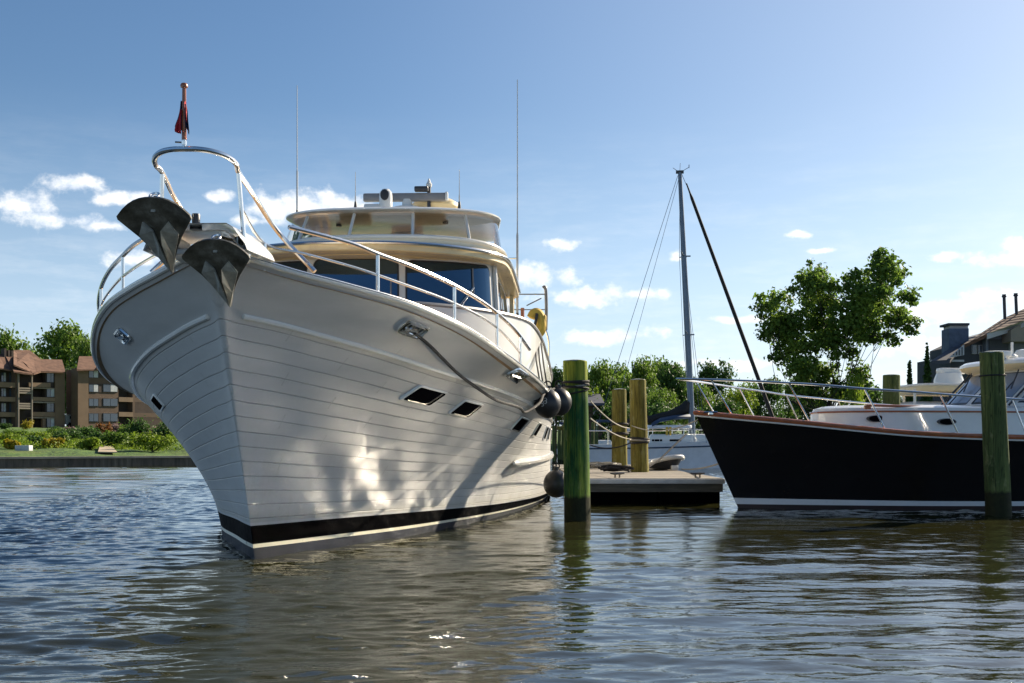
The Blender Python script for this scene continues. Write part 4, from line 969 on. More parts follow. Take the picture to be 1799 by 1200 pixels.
for nm, a, b, r in (('backstay', sp(1191, 308), sp(1046, 760), .011), ('topping_lift', sp(1193, 312), sp(1078, 735), .009), ('forward_stay', sp(1198, 306), sp(1206, 325), .012)):
    mb = MB(); mb.tube([a, b], r, 5); mb.build(nm, M['wire'], SB)
for sg in (-1, 1):
    c1 = base.lerp(topm, .685) + Vector((-.16, sg * .8, .08)); c2 = base.lerp(topm, .39) + Vector((-.16, sg * 1.1, .08))
    mb = MB(); mb.tube([topm, c1, c2, Vector((base.x, sg * 1.42, 1.1))], .010, 5); mb.build('shroud', M['wire'], SB)
    mb = MB(); mb.tube([base.lerp(topm, .67), Vector((base.x + .5, sg * 1.42, 1.1))], .010, 5); mb.build('shroud', M['wire'], SB)
mb = MB(); a, b = sp(1214, 722), sp(1082, 742); mb.tube([a, b], .07, 8); bo = mb.build('boom', M['mast'], SB)
mb = MB(); mb.tube([sp(1209, 706), sp(1203, 718), sp(1180, 729), sp(1140, 737), sp(1090, 741)], [.16, .26, .22, .17, .08], 10); mb.build('sail_cover', M['rope_dark'], bo)
mb = MB(); q = [sp(1150, 742, -1), sp(1165, 733, -1), sp(1190, 728, -1), sp(1218, 726, -1)]
mb.loft([[Vector((v.x, y, v.z - .14 * y * y)) for v in q] for y in np.linspace(-1.1, 1.1, 7)], False); o2 = mb.build('dodger', M['blue_cover'], SB); o2.modifiers.new('thickness', 'SOLIDIFY').thickness = .02
mb = MB(); c = sp(1172, 750); mb.rbox((c.x, 0, c.z), (2.1, 1.9, .14), .3); mb.build('bimini', M['sail_white'], SB)
for px in (1142, 1176, 1204):
    for y in (-.9, .9):
        mb = MB(); q = sp(px, 760, y); mb.tube([(q.x, y, 1.0), (q.x + .05, y, c.z)], .02, 6); mb.build('bimini_pole', M['steel'], SB)
for px in (1176, 1182):
    mb = MB(); q = sp(px, 758, -.95); mb.rbox((q.x, -.97, q.z + .02), (.10, .1, .36), .04); mb.build('rescue_strap', M['canvas_yellow'], SB)
mb = MB()
for y in (-1.3, 1.3): mb.tube([(-5.2, y * .8, 1.65), (-2, y, 1.62), (2, y * .9, 1.72)], .012, 5)
mb.tube([(-5.2, -1.04, 1.65), (-5.4, 0, 1.66), (-5.2, 1.04, 1.65)], .012, 5)
mb.build('guard_wire', M['steel'], SB)
for x in (-5.2, -3.6, -2, 0, 2):
    for sg in (-1, 1):
        mb = MB(); yy = 1.3 * (.8 if x < -5 else 1 if x < 1 else .9); mb.tube([(x, sg * yy, .95), (x, sg * yy, 1.65)], .014, 5); mb.build('stanchion', M['steel'], SB)

# small craft and posts beyond the dock
def far_boat(px0, px1, ytop, Y, label, cover):
    xa, xb = wx(px0, Y), wx(px1, Y); L = xb - xa; o = thing('motor_boat', label, 'motorboat', ((xa + xb) / 2, Y, 0), .05, 'small boats moored beyond the dock')
    hull_simple(L, L * .17, .85, .7, .5).build('hull', M['white'], o)
    m_ = MB(); m_.rbox((L * .08, 0, 1.0), (L * .45, L * .22, .5), .2); m_.build('cabin', M['white'], o)
    zt = wz(ytop, Y); m_ = MB(); m_.rbox((L * .1, 0, zt - .06), (L * .55, L * .26, .14), .15); m_.build('canopy', M[cover], o)
    for sx in (-.14, .34):
        for sy in (-.1, .1): m_ = MB(); m_.tube([(L * sx, L * sy, .9), (L * sx, L * sy, zt - .1)], .03, 5); m_.build('canopy_post', M['steel'], o)
far_boat(1028, 1086, 738, 62, 'small moored boat with a blue canopy seen between the green and yellow pilings', 'blue_cover')
far_boat(1040, 1150, 752, 66, 'low white boat with a pale canopy behind the sailing yacht', 'sail_white')
far_boat(972, 1004, 742, 58, 'small white boat seen in the gap left of the nearest green piling', 'navy')
for k, (px, Y, yt) in enumerate(((974, 46, 748), (983, 50, 752), (990, 48, 750), (1041, 56, 742), (1048, 60, 748))):
    zz = wz(yt, Y); lab = ['leftmost thin post in the gap beside the white hull', 'middle thin post in the gap beside the white hull', 'thin post just left of the nearest green piling', 'thin far post just right of the nearest green piling', 'second thin far post right of the nearest green piling'][k]
    m_ = MB(); m_.tube([(wx(px, Y), Y, -1.5), (wx(px, Y), Y, zz * .6), (wx(px, Y) + .02, Y, zz)], [.10, .095, .085], 10); single('post', m_, M['pile_old'], lab, 'post', (wx(px, Y), Y, 0), 'thin mooring posts far behind the dock')
m_ = MB(); m_.rbox((wx(984, 47), 47.6, wz(752, 47)), (.85, .5, .16), .04); m_.box((wx(976, 47), 47.7, .6), (.1, .1, wz(752, 47) * 1.0)); single('boat_lift', m_, M['pile_yellow'], 'yellow beam of a boat lift in the gap beside the white hull', 'boat lift', (wx(984, 47), 47.6, 0))
# white marker buoy off the left shore
m_ = MB(); m_.lathe([(.02, -.12), (.12, -.08), (.17, 0), (.17, .05), (.12, .14), (.05, .18), (.03, .24), (.01, .245)], (wx(217, 55.5), 55.5, .04), 16); single('mooring_buoy', m_, M['white'], 'small white mooring buoy floating near the left shore', 'buoy', (wx(217, 55.5), 55.5, 0))
# ------------------------------------------------------------------ land
def shore_r(az):
    """distance of the waterline, by bearing in degrees"""
    return float(np.interp(az, [-80, -30, -24, -14, -8, 0, 4, 12, 20, 26, 40, 80], [60, 57, 57, 58.5, 66, 92, 96, 88, 70, 62, 60, 60]))
def land_z(az, r):
    d = r - shore_r(az)
    if d < 0: return -.6
    left = float(np.interp(az, [-12, -4], [1, 0]))
    zl = float(np.interp(d, [0, .6, 6, 16, 60, 120, 300, 900], [.38, .40, .60, .95, 1.6, 3.2, 6, 14]))
    zr = float(np.interp(d, [0, .6, 8, 30, 80, 300, 900], [.45, .5, .8, 1.6, 2.6, 5, 12]))
    return zl * left + zr * (1 - left)
def pol(az, r, z=None):
    a = math.radians(az); return Vector((r * math.sin(a), r * math.cos(a), land_z(az, r) if z is None else z))
def az_of(px): return math.degrees(math.atan((px - CX) / FPX))
def ground(px, Y):
    """point on the land under a pixel column at depth Y"""
    az = az_of(px); r = Y / math.cos(math.radians(az)); return pol(az, r)
m, t, b = newmat('river_bank_grass')
co_ = t.coord('Object'); n1 = t.noise(co_, .22, 5, .6); n2 = t.noise(t.node('ShaderNodeMapping', {'Vector': co_, 'Scale': (1, .6, 1)}).outputs[0], 2.6, 5, .7)
g1 = t.ramp(n2, [(.3, (.018, .050, .005)), (.5, (.05, .115, .008)), (.72, (.115, .175, .012))]); g2 = t.ramp(n2, [(.3, (.035, .065, .006)), (.7, (.12, .16, .014))])
setp(b, t, col=t.mix(t.ramp(n1, [(.5, (0, 0, 0)), (.68, (1, 1, 1))]), g1, g2), rough=.9, normal=t.bump(n2, 1.0, .25)); M['grass'] = m
azs = np.concatenate([np.linspace(-80, -34, 16), np.linspace(-33, 33, 110), np.linspace(34, 80, 16)])
ds = np.concatenate([[-.8, -.05, 0, .6], np.linspace(2, 20, 14), np.geomspace(24, 900, 26)])
rows = []
for a in azs:
    r0 = shore_r(a); row = []
    for d in ds:
        p = pol(a, r0 + d)
        if d > 1: p.z += .10 * math.sin(p.x * .6) * math.sin(p.y * .5) * min(1, d / 10) + .05 * math.sin(p.x * 1.7 + p.y)
        row.append(p)
    rows.append(row)
mb = MB(); mb.loft(rows, False); struct(mb.build('ground', M['grass'], None, 0)); 
# timber bulkhead along the shore
m, t, b = newmat('bulkhead_timber')
co_ = t.coord('Object'); n1 = t.noise(t.node('ShaderNodeMapping', {'Vector': co_, 'Scale': (2.5, 2.5, .4)}).outputs[0], 2.5, 5)
setp(b, t, col=t.ramp(n1, [(.3, (.05, .04, .026)), (.6, (.12, .095, .065)), (.8, (.20, .16, .11))]), rough=.8, normal=t.bump(n1, .6, .04)); M['bulkhead'] = m
M['cap_wood'] = paint('pale_bulkhead_cap', (.38, .31, .21), .8, .25, 1.5, bump=.3, bscale=8)
def bulkhead(a0, a1, label, n):
    o = thing('bulkhead', label, 'sea wall', pol(a0, shore_r(a0), 0)); b0 = Vector(o.location)
    A = np.linspace(a0, a1, n); m1, m2 = MB(), MB(); R1_, R2_ = [], []
    for a in A:
        p, q = pol(a, shore_r(a) - .06, 0) - b0, pol(a, shore_r(a) + .16, 0) - b0; c, d = pol(a, shore_r(a) - .16, 0) - b0, pol(a, shore_r(a) + .34, 0) - b0
        R1_.append([Vector((p.x, p.y, -.9)), Vector((p.x, p.y, .36)), Vector((q.x, q.y, .36)), Vector((q.x, q.y, -.9))])
        R2_.append([Vector((c.x, c.y, .365)), Vector((c.x, c.y, .46)), Vector((d.x, d.y, .46)), Vector((d.x, d.y, .365))])
    m1.loft(R1_, True, True); m1.build('planks', M['bulkhead'], o); m2.loft(R2_, True, True); m2.build('cap_board', M['cap_wood'], o)
    return o
bulkhead(-34, -9, 'long low timber bulkhead with a pale cap along the grassy left shore', 40)
bulkhead(-2, 34, 'timber bulkhead along the shore behind the sailing yacht and the black boat', 40)

# ------------------------------------------------------------------ trees and shrubs
def leaf_mat(name, cols, trans=.45):
    m, t, b = newmat(name)
    n = t.noise(t.coord('Object'), .55, 3, .6); n2 = t.noise(t.coord('Object'), 9., 2, .5)
    k = t.math('ADD', t.math('MULTIPLY', n, .6), t.math('MULTIPLY', n2, .4)); col = t.ramp(k, [(.33, cols[0]), (.5, cols[1]), (.66, cols[2])])
    setp(b, t, col=col, rough=.55, spec=.3)
    tl = t.node('ShaderNodeBsdfTranslucent', {'Color': t.mix(.5, col, (.16, .22, .02), 'ADD') if False else col}); mx = t.node('ShaderNodeMixShader', {0: trans, 1: b.outputs[0], 2: tl.outputs[0]})
    t.l.new(mx.outputs[0], t.n['Material Output'].inputs[0]); return m
M['leaf'] = leaf_mat('broad_leaves', [(.048, .095, .016), (.11, .19, .025), (.22, .32, .045)])
M['leaf_big'] = leaf_mat('shade_tree_leaves', [(.045, .095, .018), (.105, .185, .028), (.24, .34, .05)], .55)
M['leaf_dark'] = leaf_mat('dark_leaves', [(.022, .055, .014), (.052, .11, .022), (.11, .19, .035)], .4)
M['leaf_lime'] = leaf_mat('lime_leaves', [(.09, .16, .012), (.16, .24, .018), (.26, .33, .04)])
M['leaf_gold'] = leaf_mat('golden_leaves', [(.16, .14, .012), (.34, .28, .02), (.50, .40, .04)])
M['leaf_rust'] = leaf_mat('rust_leaves', [(.08, .04, .012), (.20, .085, .02), (.32, .15, .05)])
M['leaf_pink'] = leaf_mat('pink_flowers', [(.05, .08, .02), (.22, .14, .14), (.40, .26, .28)])
M['leaf_red'] = leaf_mat('copper_leaves', [(.035, .012, .008), (.09, .025, .012), (.17, .06, .025)])
M['bark'] = paint('tree_bark', (.022, .018, .013), .9, .35, 6, bump=.6, bscale=14)
def leaves(mb, clumps, count, size, rng, flat=.0):
    """count leaf sprays scattered through ellipsoid clumps (centre, radii)"""
    w = np.array([c[1][0] * c[1][1] * c[1][2] for c in clumps]) ** .75; w = w / w.sum()
    idx = rng.choice(len(clumps), count, p=w); V = []; F = []
    d = rng.normal(size=(count, 3)); d /= np.linalg.norm(d, axis=1)[:, None]
    rad = rng.uniform(0, 1, count) ** .5 * (1 + .20 * rng.normal(size=count))
    cc = np.array([c[0] for c in clumps])[idx]; rr = np.array([c[1] for c in clumps])[idx]
    P = cc + d * rr * rad[:, None]
    nrm = d + rng.normal(size=(count, 3)) * .8 + np.array([0, 0, .3]); nrm /= np.linalg.norm(nrm, axis=1)[:, None]
    up = rng.normal(size=(count, 3)); a = np.cross(nrm, up); a /= np.linalg.norm(a, axis=1)[:, None]; b_ = np.cross(nrm, a)
    s = size * rng.uniform(.6, 1.35, count)[:, None]
    q = [P - a * s * .5, P + b_ * s * .34 + nrm * s * .06, P + a * s * .55, P - b_ * s * .34 + nrm * s * .06]
    V = np.stack(q, 1).reshape(-1, 3); o = len(mb.v)
    mb.v.extend(map(tuple, V)); mb.f.extend([(o + 4 * i, o + 4 * i + 1, o + 4 * i + 2, o + 4 * i + 3) for i in range(count)]); mb.m.extend([0] * count)
def tree(name, label, loc, clumps, count, size, mat, trunk_r=.3, limbs=None, group=None, seed=0, fork=.45, sprays=4):
    rng = np.random.default_rng(seed); o = thing(name, label, 'tree', loc, 0, group)
    big = clumps; clumps = list(clumps)
    for c, r in big:                                           # small sprays round every clump break up its outline
        for j in range(sprays):
            d_ = rng.normal(size=3); d_ /= np.linalg.norm(d_); q_ = .26 + .16 * rng.random(); clumps.append((tuple(np.array(c) + d_ * np.array(r) * 1.08), tuple(np.array(r) * q_)))
    mb = MB(); leaves(mb, clumps, count, size, rng)
    cr = mb.build('crown', M[mat], o, 0, fix=False)
    zc = min(c[0][2] for c in big); fz = max(zc * fork * 2, .8)
    mb = MB(); f = Vector((rng.normal() * .2, rng.normal() * .2, fz)); mb.tube([(0, 0, -.4), (0.02, 0, fz * .5), f], [trunk_r * 1.25, trunk_r, trunk_r * .82], 10)
    for c, r in big:
        c = Vector(c); f0 = f
        if name == 'shade_tree' and c.x > 2.4 and c.z < 9.0: f = Vector((1.3, .3, c.z + .5))           # the outer boughs leave the crown sideways
        L_ = (c - f).length; mid = f.lerp(c, .5) + Vector((rng.normal() * .08 * L_, rng.normal() * .08 * L_, -.10 * L_ * (1 if c.z > f.z else 0))); k = trunk_r * .15
        mb.tube(smooth_pts([f - Vector((0, 0, .1)), f.lerp(mid, .5) + Vector((rng.normal() * .05 * L_, 0, .02 * L_)), mid, c + Vector((0, 0, r[2] * .3))], 3), [k, k * .95, k * .9, k * .8, k * .7, k * .6, k * .45, k * .3, k * .22, k * .12], 6)
        for j in range(3):
            e = c + Vector((rng.normal() * r[0] * .5, rng.normal() * r[1] * .5, rng.normal() * r[2] * .5)); mb.tube([mid.lerp(c, .5), e], [k * .3, k * .08], 5)
        f = f0
    mb.build('trunk', M['bark'], o, 40)
    return o
# the big shade tree on the right
TY = 70.0; gb = ground(1458, TY); tb = Vector((wx(1458, TY), TY, gb.z))
def tc(px, py, rpx, dy, k=1.0, kz=1.0):
    v = at(px, py, TY) - tb; r = rpx / FPX * TY * .90; return ((v.x, dy, v.z), (r * k, r * .9, r * kz))
BT = [tc(1437, 482, 26, .6), tc(1425, 505, 34, -.5, 1.2), tc(1466, 520, 30, 1.5), tc(1340, 541, 24, -.8, 1.15, .8), tc(1375, 520, 20, 1.2, 1.2), tc(1385, 562, 42, .4, 1.1, .7), tc(1345, 582, 22, -.5, 1.1, .7),
      tc(1548, 458, 22, .3), tc(1553, 482, 34, -.4, 1.1), tc(1585, 478, 16, .8, 1.3, .7), tc(1518, 500, 30, 1.0), tc(1490, 487, 13, -.9), tc(1500, 540, 44, -1.5, 1.1), tc(1545, 525, 34, .8, 1.1), tc(1588, 522, 20, -.6, 1.2, .8),
      tc(1580, 560, 32, .4, 1.15, .8), tc(1600, 578, 14, .2), tc(1540, 590, 26, 1.0, 1.2, .7), tc(1568, 598, 12, -.4), tc(1450, 560, 46, 1.8), tc(1410, 608, 32, -.8, 1.1, .8), tc(1372, 626, 20, .6, 1.1), tc(1395, 640, 24, -.5), tc(1430, 646, 28, .8), tc(1458, 600, 34, -1.0),
      tc(1418, 672, 26, .4, 1.2), tc(1505, 616, 16, .8), tc(1460, 655, 26, 1.2), tc(1440, 690, 34, .3, 1.2, .7), tc(1478, 690, 26, -.6), tc(1392, 585, 34, 1.4), tc(1480, 575, 34, -1.8), tc(1530, 560, 32, 1.6), tc(1405, 655, 26, -1.2), tc(1512, 655, 24, .5), tc(1512, 680, 22, -.4)]
tree('shade_tree', 'tall spreading green tree with a forked crown behind the black boat', tb, BT, 25000, .25, 'leaf_big', .34, seed=4, fork=.30)
# treeline beyond the dock: one model of each kind, copied
def kind(seed, mat, count=3600, size=.42):
    rr = random.Random(seed); cl = [((0, 0, 5.6), (2.4, 2.2, 1.7)), ((0, 0, 3.4), (2.9, 2.5, 1.9))]
    for k in range(9):
        a = rr.uniform(0, 2 * PI); q = rr.uniform(1.0, 2.5); z = rr.uniform(2.6, 6.9); q *= 1.15 - .10 * max(0, z - 4); r = rr.uniform(.8, 1.5); cl.append(((q * math.cos(a), q * math.sin(a), z), (r * 1.15, r * 1.1, r * .85)))
    return cl, count, size, mat, seed
protos = []
def place_tree(k, px, Y, ytop, wpx, label, group='trees on the far bank'):
    g = ground(px, Y); H = (wz(ytop, Y) - g.z); base = Vector((wx(px, Y), Y, g.z)); sx = (wpx / FPX * Y) / 6.6; sz = H / 8.0
    if protos[k] is None:
        cl, n, sz_, mt, sd_ = kind(k + 21, ('leaf', 'leaf_dark', 'leaf', 'leaf_lime')[k], *((5200, .34), (5200, .34), (4800, .36), (4400, .34))[k])
        protos[k] = tree('broadleaf_tree', label, base, cl, n, sz_, mt, .22, group=group, seed=sd_); o = protos[k]; o.scale = (sx, sx, sz)
    else: o = dup(protos[k], base, random.uniform(0, 6), label, (sx, sx, sz))
    o['group'] = group; return o
protos = [None] * 4
TL = [(1, 972, 104, 640, 60, 'dark broadleaf tree rising just right of the white yacht'),
      (0, 1060, 100, 628, 74, 'leafy green tree right behind the top of the nearest green piling'),
      (3, 1040, 92, 672, 56, 'low bright green tree beside the nearest green piling'),
      (2, 1100, 106, 640, 70, 'broadleaf tree directly behind the shorter yellow piling'),
      (0, 1136, 103, 622, 80, 'tallest broadleaf tree of the far bank, behind the taller yellow piling'),
      (1, 1182, 100, 632, 70, 'dark broadleaf tree just left of the sailboat mast'),
      (2, 1160, 93, 668, 70, 'lower broadleaf tree in front of the tallest one, left of the mast'),
      (1, 1256, 108, 630, 74, 'dark round tree standing alone right of the sailboat mast'),
      (0, 1228, 96, 672, 70, 'lower green tree right behind the foot of the sailboat mast'),
      (3, 1290, 93, 676, 70, 'bright green low tree behind the bow rail of the black boat'),
      (2, 1310, 104, 658, 64, 'green tree crossed by the dark furled headsail'),
      (0, 1085, 110, 634, 84, 'broad leafy tree filling the gap behind the two yellow pilings'), (1, 1112, 96, 668, 80, 'low dark tree between the two yellow pilings'), (0, 1166, 110, 626, 80, 'round leafy tree close behind the tallest tree of the far bank'),
      (2, 1200, 104, 652, 66, 'leafy tree crossed by the sailboat mast'), (0, 1030, 108, 640, 70, 'leafy tree mostly hidden by the nearest green piling'), (1, 1080, 90, 700, 90, 'low dark thicket tree above the blue boat canopy'), (1, 1150, 88, 700, 90, 'low dark thicket tree above the sail cover'),
      (0, 1385, 104, 664, 70, 'leafy tree low behind the left side of the big shade tree'), (1, 1270, 90, 700, 80, 'low dark thicket tree behind the tip of the black bow rail'),
      (1, 1352, 98, 660, 66, 'dark tree between the furled headsail and the big shade tree'),
      (1, 1420, 92, 690, 80, 'dark low tree under the left side of the big shade tree'),
      (3, 1500, 66, 646, 52, 'yellow green young tree under the right side of the big shade tree'),
      (1, 1530, 80, 676, 60, 'dark low tree between the shade tree and the far piling'),
      (1, 1600, 86, 690, 60, 'dark low tree at the foot of the two cypresses'),
      (2, 1665, 84, 690, 70, 'green low tree beneath the grey roofed house')]
for q in TL: place_tree(*q)
# trees behind the apartment houses
LT = [(2, 12, 232, 560, 90, 'leafy tree behind the left apartment block at the photo edge'),
      (0, 100, 246, 561, 118, 'largest leafy tree, rounded, rising behind the left apartment block'),
      (0, 146, 226, 586, 62, 'leafy tree in the gap between the two apartment blocks'),
      (2, 66, 252, 590, 70, 'tree half hidden behind the ridge of the left apartment block'),
      (1, 184, 236, 600, 90, 'dark tree behind the roof of the right apartment block'),
      (1, 126, 214, 640, 44, 'narrow dark tree between the two apartment blocks'),
      (0, 240, 250, 600, 90, 'leafy tree mostly hidden behind the bow of the white yacht')]
for q in LT: place_tree(*q, group='trees behind the apartment blocks')
# cypresses
def cypress(px, Y, ytop, wpx, label):
    g = ground(px, Y); H = wz(ytop, Y) - g.z; r = wpx / 2 / FPX * Y
    cl = [((0, 0, H * u), (r * (1.05 - u) ** .8 * 1.25, r * (1.05 - u) ** .8 * 1.25, H * .09)) for u in np.linspace(.08, .97, 13)]
    return tree('cypress_tree', label, (wx(px, Y), Y, g.z), cl, 4200, .24, 'leaf_dark', .12, group='cypresses by the house', seed=int(px), fork=.2, sprays=0)
cypress(1598, 72, 636, 17, 'shorter slim cypress, left of the two'); cypress(1629, 72, 609, 22, 'taller slim cypress, just left of the house roof')
# shrubs on the left bank
def shrub(px, Y, wpx, hpx, mat, label, seed, name='shrub', n=1500, size=.15):
    g = ground(px, Y); w = wpx / 2 / FPX * Y; h = hpx / FPX * Y; rr = random.Random(seed)
    cl = [((0, 0, h * .45), (w * .7, w * .6, h * .5))] + [((rr.uniform(-.7, .7) * w, rr.uniform(-.4, .4) * w, h * rr.uniform(.3, .75)), (w * .38, w * .36, h * .30)) for _ in range(7)]
    o = thing(name, label, 'shrub', (wx(px, Y), Y, g.z), 0, 'shrubs on the left bank'); mb = MB(); leaves(mb, cl, n, size, np.random.default_rng(seed)); mb.build('foliage', M[mat], o, 0, fix=False)
    mb = MB()
    for c, r in cl[:4]: mb.tube([(0, 0, -.05), Vector(c) * .6, c], [.04, .03, .01], 5)
    mb.build('stems', M['bark'], o); return o
SH = [(46, 150, 26, 18, 'leaf_gold', 'round golden shrub in front of the left apartment stair'), (8, 150, 26, 12, 'leaf_dark', 'dark shrub at the left photo edge below the apartments'),
      (118, 76, 62, 22, 'leaf_dark', 'dark clipped shrub in the middle of the left lawn'), (178, 80, 34, 34, 'leaf_rust', 'rust orange shrub in front of the right apartment block'),
      (222, 74, 46, 36, 'leaf', 'bright green shrub below the pink flowering bush'), (252, 70, 70, 50, 'leaf_dark', 'large dark green shrub nearest the white yacht bow'),
      (290, 66, 60, 46, 'leaf_dark', 'dark green shrub half hidden by the white yacht bow'), (212, 92, 44, 30, 'leaf_pink', 'pink flowering bush in front of the right apartment block'),
      (262, 84, 50, 28, 'leaf_pink', 'pink flowering bush above the large dark shrub'), (172, 68, 44, 26, 'leaf_dark', 'dark low shrub beneath the rust orange one'),
      (22, 62, 30, 16, 'leaf_gold', 'yellow flowering low shrub close to the bulkhead at far left'), (92, 64, 36, 18, 'leaf_gold', 'yellow flowering shrub beside the low garden step'),
      (70, 66, 46, 18, 'leaf_dark', 'dark low shrub left of the yellow flowering one near the water'), (112, 66, 36, 24, 'leaf', 'round green shrub near the water, right of the yellow flowers'),
      (128, 120, 34, 16, 'leaf_pink', 'pale pink shrub at the corner of the left apartment block'), (96, 130, 34, 12, 'leaf_dark', 'dark shrub along the wall of the left apartment block'),
      (148, 110, 30, 18, 'leaf', 'green shrub in the gap between the apartment blocks'), (236, 66, 40, 14, 'leaf_lime', 'lime green ground shrub near the water by the yacht bow')]
SH += [(140, 78, 70, 30, 'leaf_dark', 'broad dark shrub between the clipped shrub and the rust orange one'), (205, 66, 70, 30, 'leaf', 'spreading green shrub near the water below the rust orange one'),
       (268, 62, 90, 34, 'leaf_lime', 'broad lime green shrub along the bulkhead by the yacht bow'), (300, 78, 70, 56, 'leaf', 'tall green shrub partly behind the white yacht bow'),
       (100, 96, 60, 20, 'leaf', 'mid green shrub on the lawn below the left apartment block'), (30, 110, 60, 14, 'leaf', 'low green shrub on the lawn below the golden one'),
       (190, 100, 60, 26, 'leaf_dark', 'dark shrub directly under the wall of the right apartment block'), (65, 90, 60, 16, 'leaf_lime', 'lime green low shrub in the middle of the left lawn'),
       (158, 64, 50, 20, 'leaf_lime', 'lime green low shrub near the pale path'), (14, 76, 56, 18, 'leaf_lime', 'lime green shrub at the left photo edge near the water')]
for i, q in enumerate(SH): shrub(*q, seed=60 + i)
m_ = MB(); leaves(m_, [((wx(px, Y), Y, ground(px, Y).z + .05), (3.2, 1.6, .35)) for px, Y in ((10, 70), (50, 72), (95, 72), (30, 80), (80, 84), (130, 88), (60, 64), (120, 66), (10, 64), (230, 64), (280, 64), (190, 74), (150, 72))], 12000, .12, np.random.default_rng(9))
struct(m_.build('ground_cover', M['leaf_lime'], None, 0, fix=False), 'stuff')
g = ground(186, 59.5); m_ = MB(); m_.prism([ground(172, 58.2) + Vector((0, 0, .06)), ground(206, 58.2) + Vector((0, 0, .06)), ground(196, 66) + Vector((0, 0, .08)), ground(176, 66) + Vector((0, 0, .08))], (0, 0, .05)); struct(m_.build('path', M['cap_wood']))
m_ = MB(); m_.rbox(ground(42, 60.5) + Vector((0, 0, .12)), (.75, .5, .30), .02); single('garden_step', m_, M['pale_edge'], 'pale stone garden step near the water on the left bank', 'step', ground(42, 60.5))

# ------------------------------------------------------------------ apartment blocks on the left
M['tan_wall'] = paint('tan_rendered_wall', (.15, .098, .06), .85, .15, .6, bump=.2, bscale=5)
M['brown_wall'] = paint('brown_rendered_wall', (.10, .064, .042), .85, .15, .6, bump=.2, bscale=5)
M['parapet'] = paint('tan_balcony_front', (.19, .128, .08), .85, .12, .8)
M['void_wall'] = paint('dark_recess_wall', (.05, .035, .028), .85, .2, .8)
M['trim'] = paint('grey_brown_timber', (.24, .20, .16), .8, .15, 1)
M['win_blue'] = paint('window_glass', (.05, .07, .10), .08, .2, .6, spec=.8)
M['curtain'] = paint('pale_curtain', (.42, .44, .46), .8, .2, 2)
m, t, b = newmat('brown_shingle_roof')
co_ = t.coord('Object'); n1 = t.noise(co_, 1.2, 5, .6); wv = t.node('ShaderNodeTexWave', {'Vector': co_, 'Scale': 1.3, 'Distortion': 1.5, 'Detail': 2}, bands_direction='Z').outputs[1]
setp(b, t, col=t.ramp(t.math('ADD', t.math('MULTIPLY', n1, .8), t.math('MULTIPLY', wv, .2)), [(.3, (.065, .032, .02)), (.5, (.115, .058, .036)), (.7, (.17, .092, .06))]), rough=.9, normal=t.bump(wv, .4, .05)); M['shingle'] = m
PHI = math.radians(52)
class Block:
    """an apartment block; local x runs along the facade, -y is its front"""
    def __init__(s, px, Y, label):
        g = ground(px, Y); s.o3 = Vector((wx(px, Y), Y, g.z - .3)); s.root = thing('apartment_block', label, 'building', s.o3, PHI, 'apartment blocks')
    def x(s, px, y=0.0):
        q = (px - CX) / FPX; c, n = math.cos(PHI), math.sin(PHI); return (q * (s.o3.y + y * c) - s.o3.x + y * n) / (c - q * n)
    def z(s, px, py, y=0.0):
        x = s.x(px, y); Y = s.o3.y + x * math.sin(PHI) + y * math.cos(PHI); return wz(py, Y) - s.o3.z
    def boxpx(s, name, mat, p0, p1, y0, y1, t, bt, d=0.0, parent=None, smooth=0):
        """pixel box (left, right, top, bottom) of the front face at local depth d, pushed back to d + t"""
        xa, xb = s.x(p0, d), s.x(p1, d); za, zb = s.z((p0 + p1) / 2, y1, d), s.z((p0 + p1) / 2, y0, d)
        if bt: za = -.5
        m_ = MB(); m_.box(((xa + xb) / 2, d + t / 2, (za + zb) / 2), (xb - xa, t, zb - za)); return m_.build(name, M[mat], parent or s.root, smooth)
    def win(s, p0, p1, y0, y1, d, curtain=None):
        f = s.boxpx('window', 'dark_plastic', p0, p1, y0, y1, .12, False, d)
        k = (p1 - p0) / 2
        for a, b_ in ((p0 + .8, p0 + k - .4), (p0 + k + .4, p1 - .8)): s.boxpx('pane', 'curtain' if curtain and a > p0 + k - 1 else 'win_blue', a, b_, y0 + .9, y1 - .9, .04, False, d - .03, f)
        return f
A = Block(114, 196, 'tan apartment block with balconies, gabled brown roof and stair tower at the left edge')
# right bay: end wall, recessed balconies, parapets
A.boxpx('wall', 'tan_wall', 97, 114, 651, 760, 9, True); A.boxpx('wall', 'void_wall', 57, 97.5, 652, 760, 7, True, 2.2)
for y0, y1, p0, p1 in ((672, 680, 51, 89), (698, 705, 58, 97), (724, 732, 58, 97)): A.boxpx('balcony_front', 'parapet', p0, p1, y0, y1, .35, False, -.15 if y0 < 680 else .05)
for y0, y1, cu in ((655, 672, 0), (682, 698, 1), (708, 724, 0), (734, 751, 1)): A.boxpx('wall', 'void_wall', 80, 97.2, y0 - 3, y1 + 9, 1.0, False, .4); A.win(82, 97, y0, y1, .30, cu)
A.boxpx('pier', 'tan_wall', 75, 80, 734, 760, .6, True, .1)
for y in (653, 681, 706, 733): A.boxpx('floor_slab', 'trim', 57, 98, y, y + 2, 2.2, False, .1)
# stair tower
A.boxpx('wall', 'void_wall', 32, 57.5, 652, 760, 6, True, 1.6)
for p in (33.2, 56.8): A.boxpx('post', 'trim', p - .9, p + .9, 656, 760, .3, True, -.7)
for y in (681, 685, 689, 708, 712, 716): A.boxpx('rail', 'trim', 33.4, 57, y, y + 2.6, .12, False, -.65)
A.boxpx('landing', 'trim', 33, 57, 689, 692, 2.2, False, -.6); A.boxpx('landing', 'trim', 33, 57, 716, 719, 2.2, False, -.6)
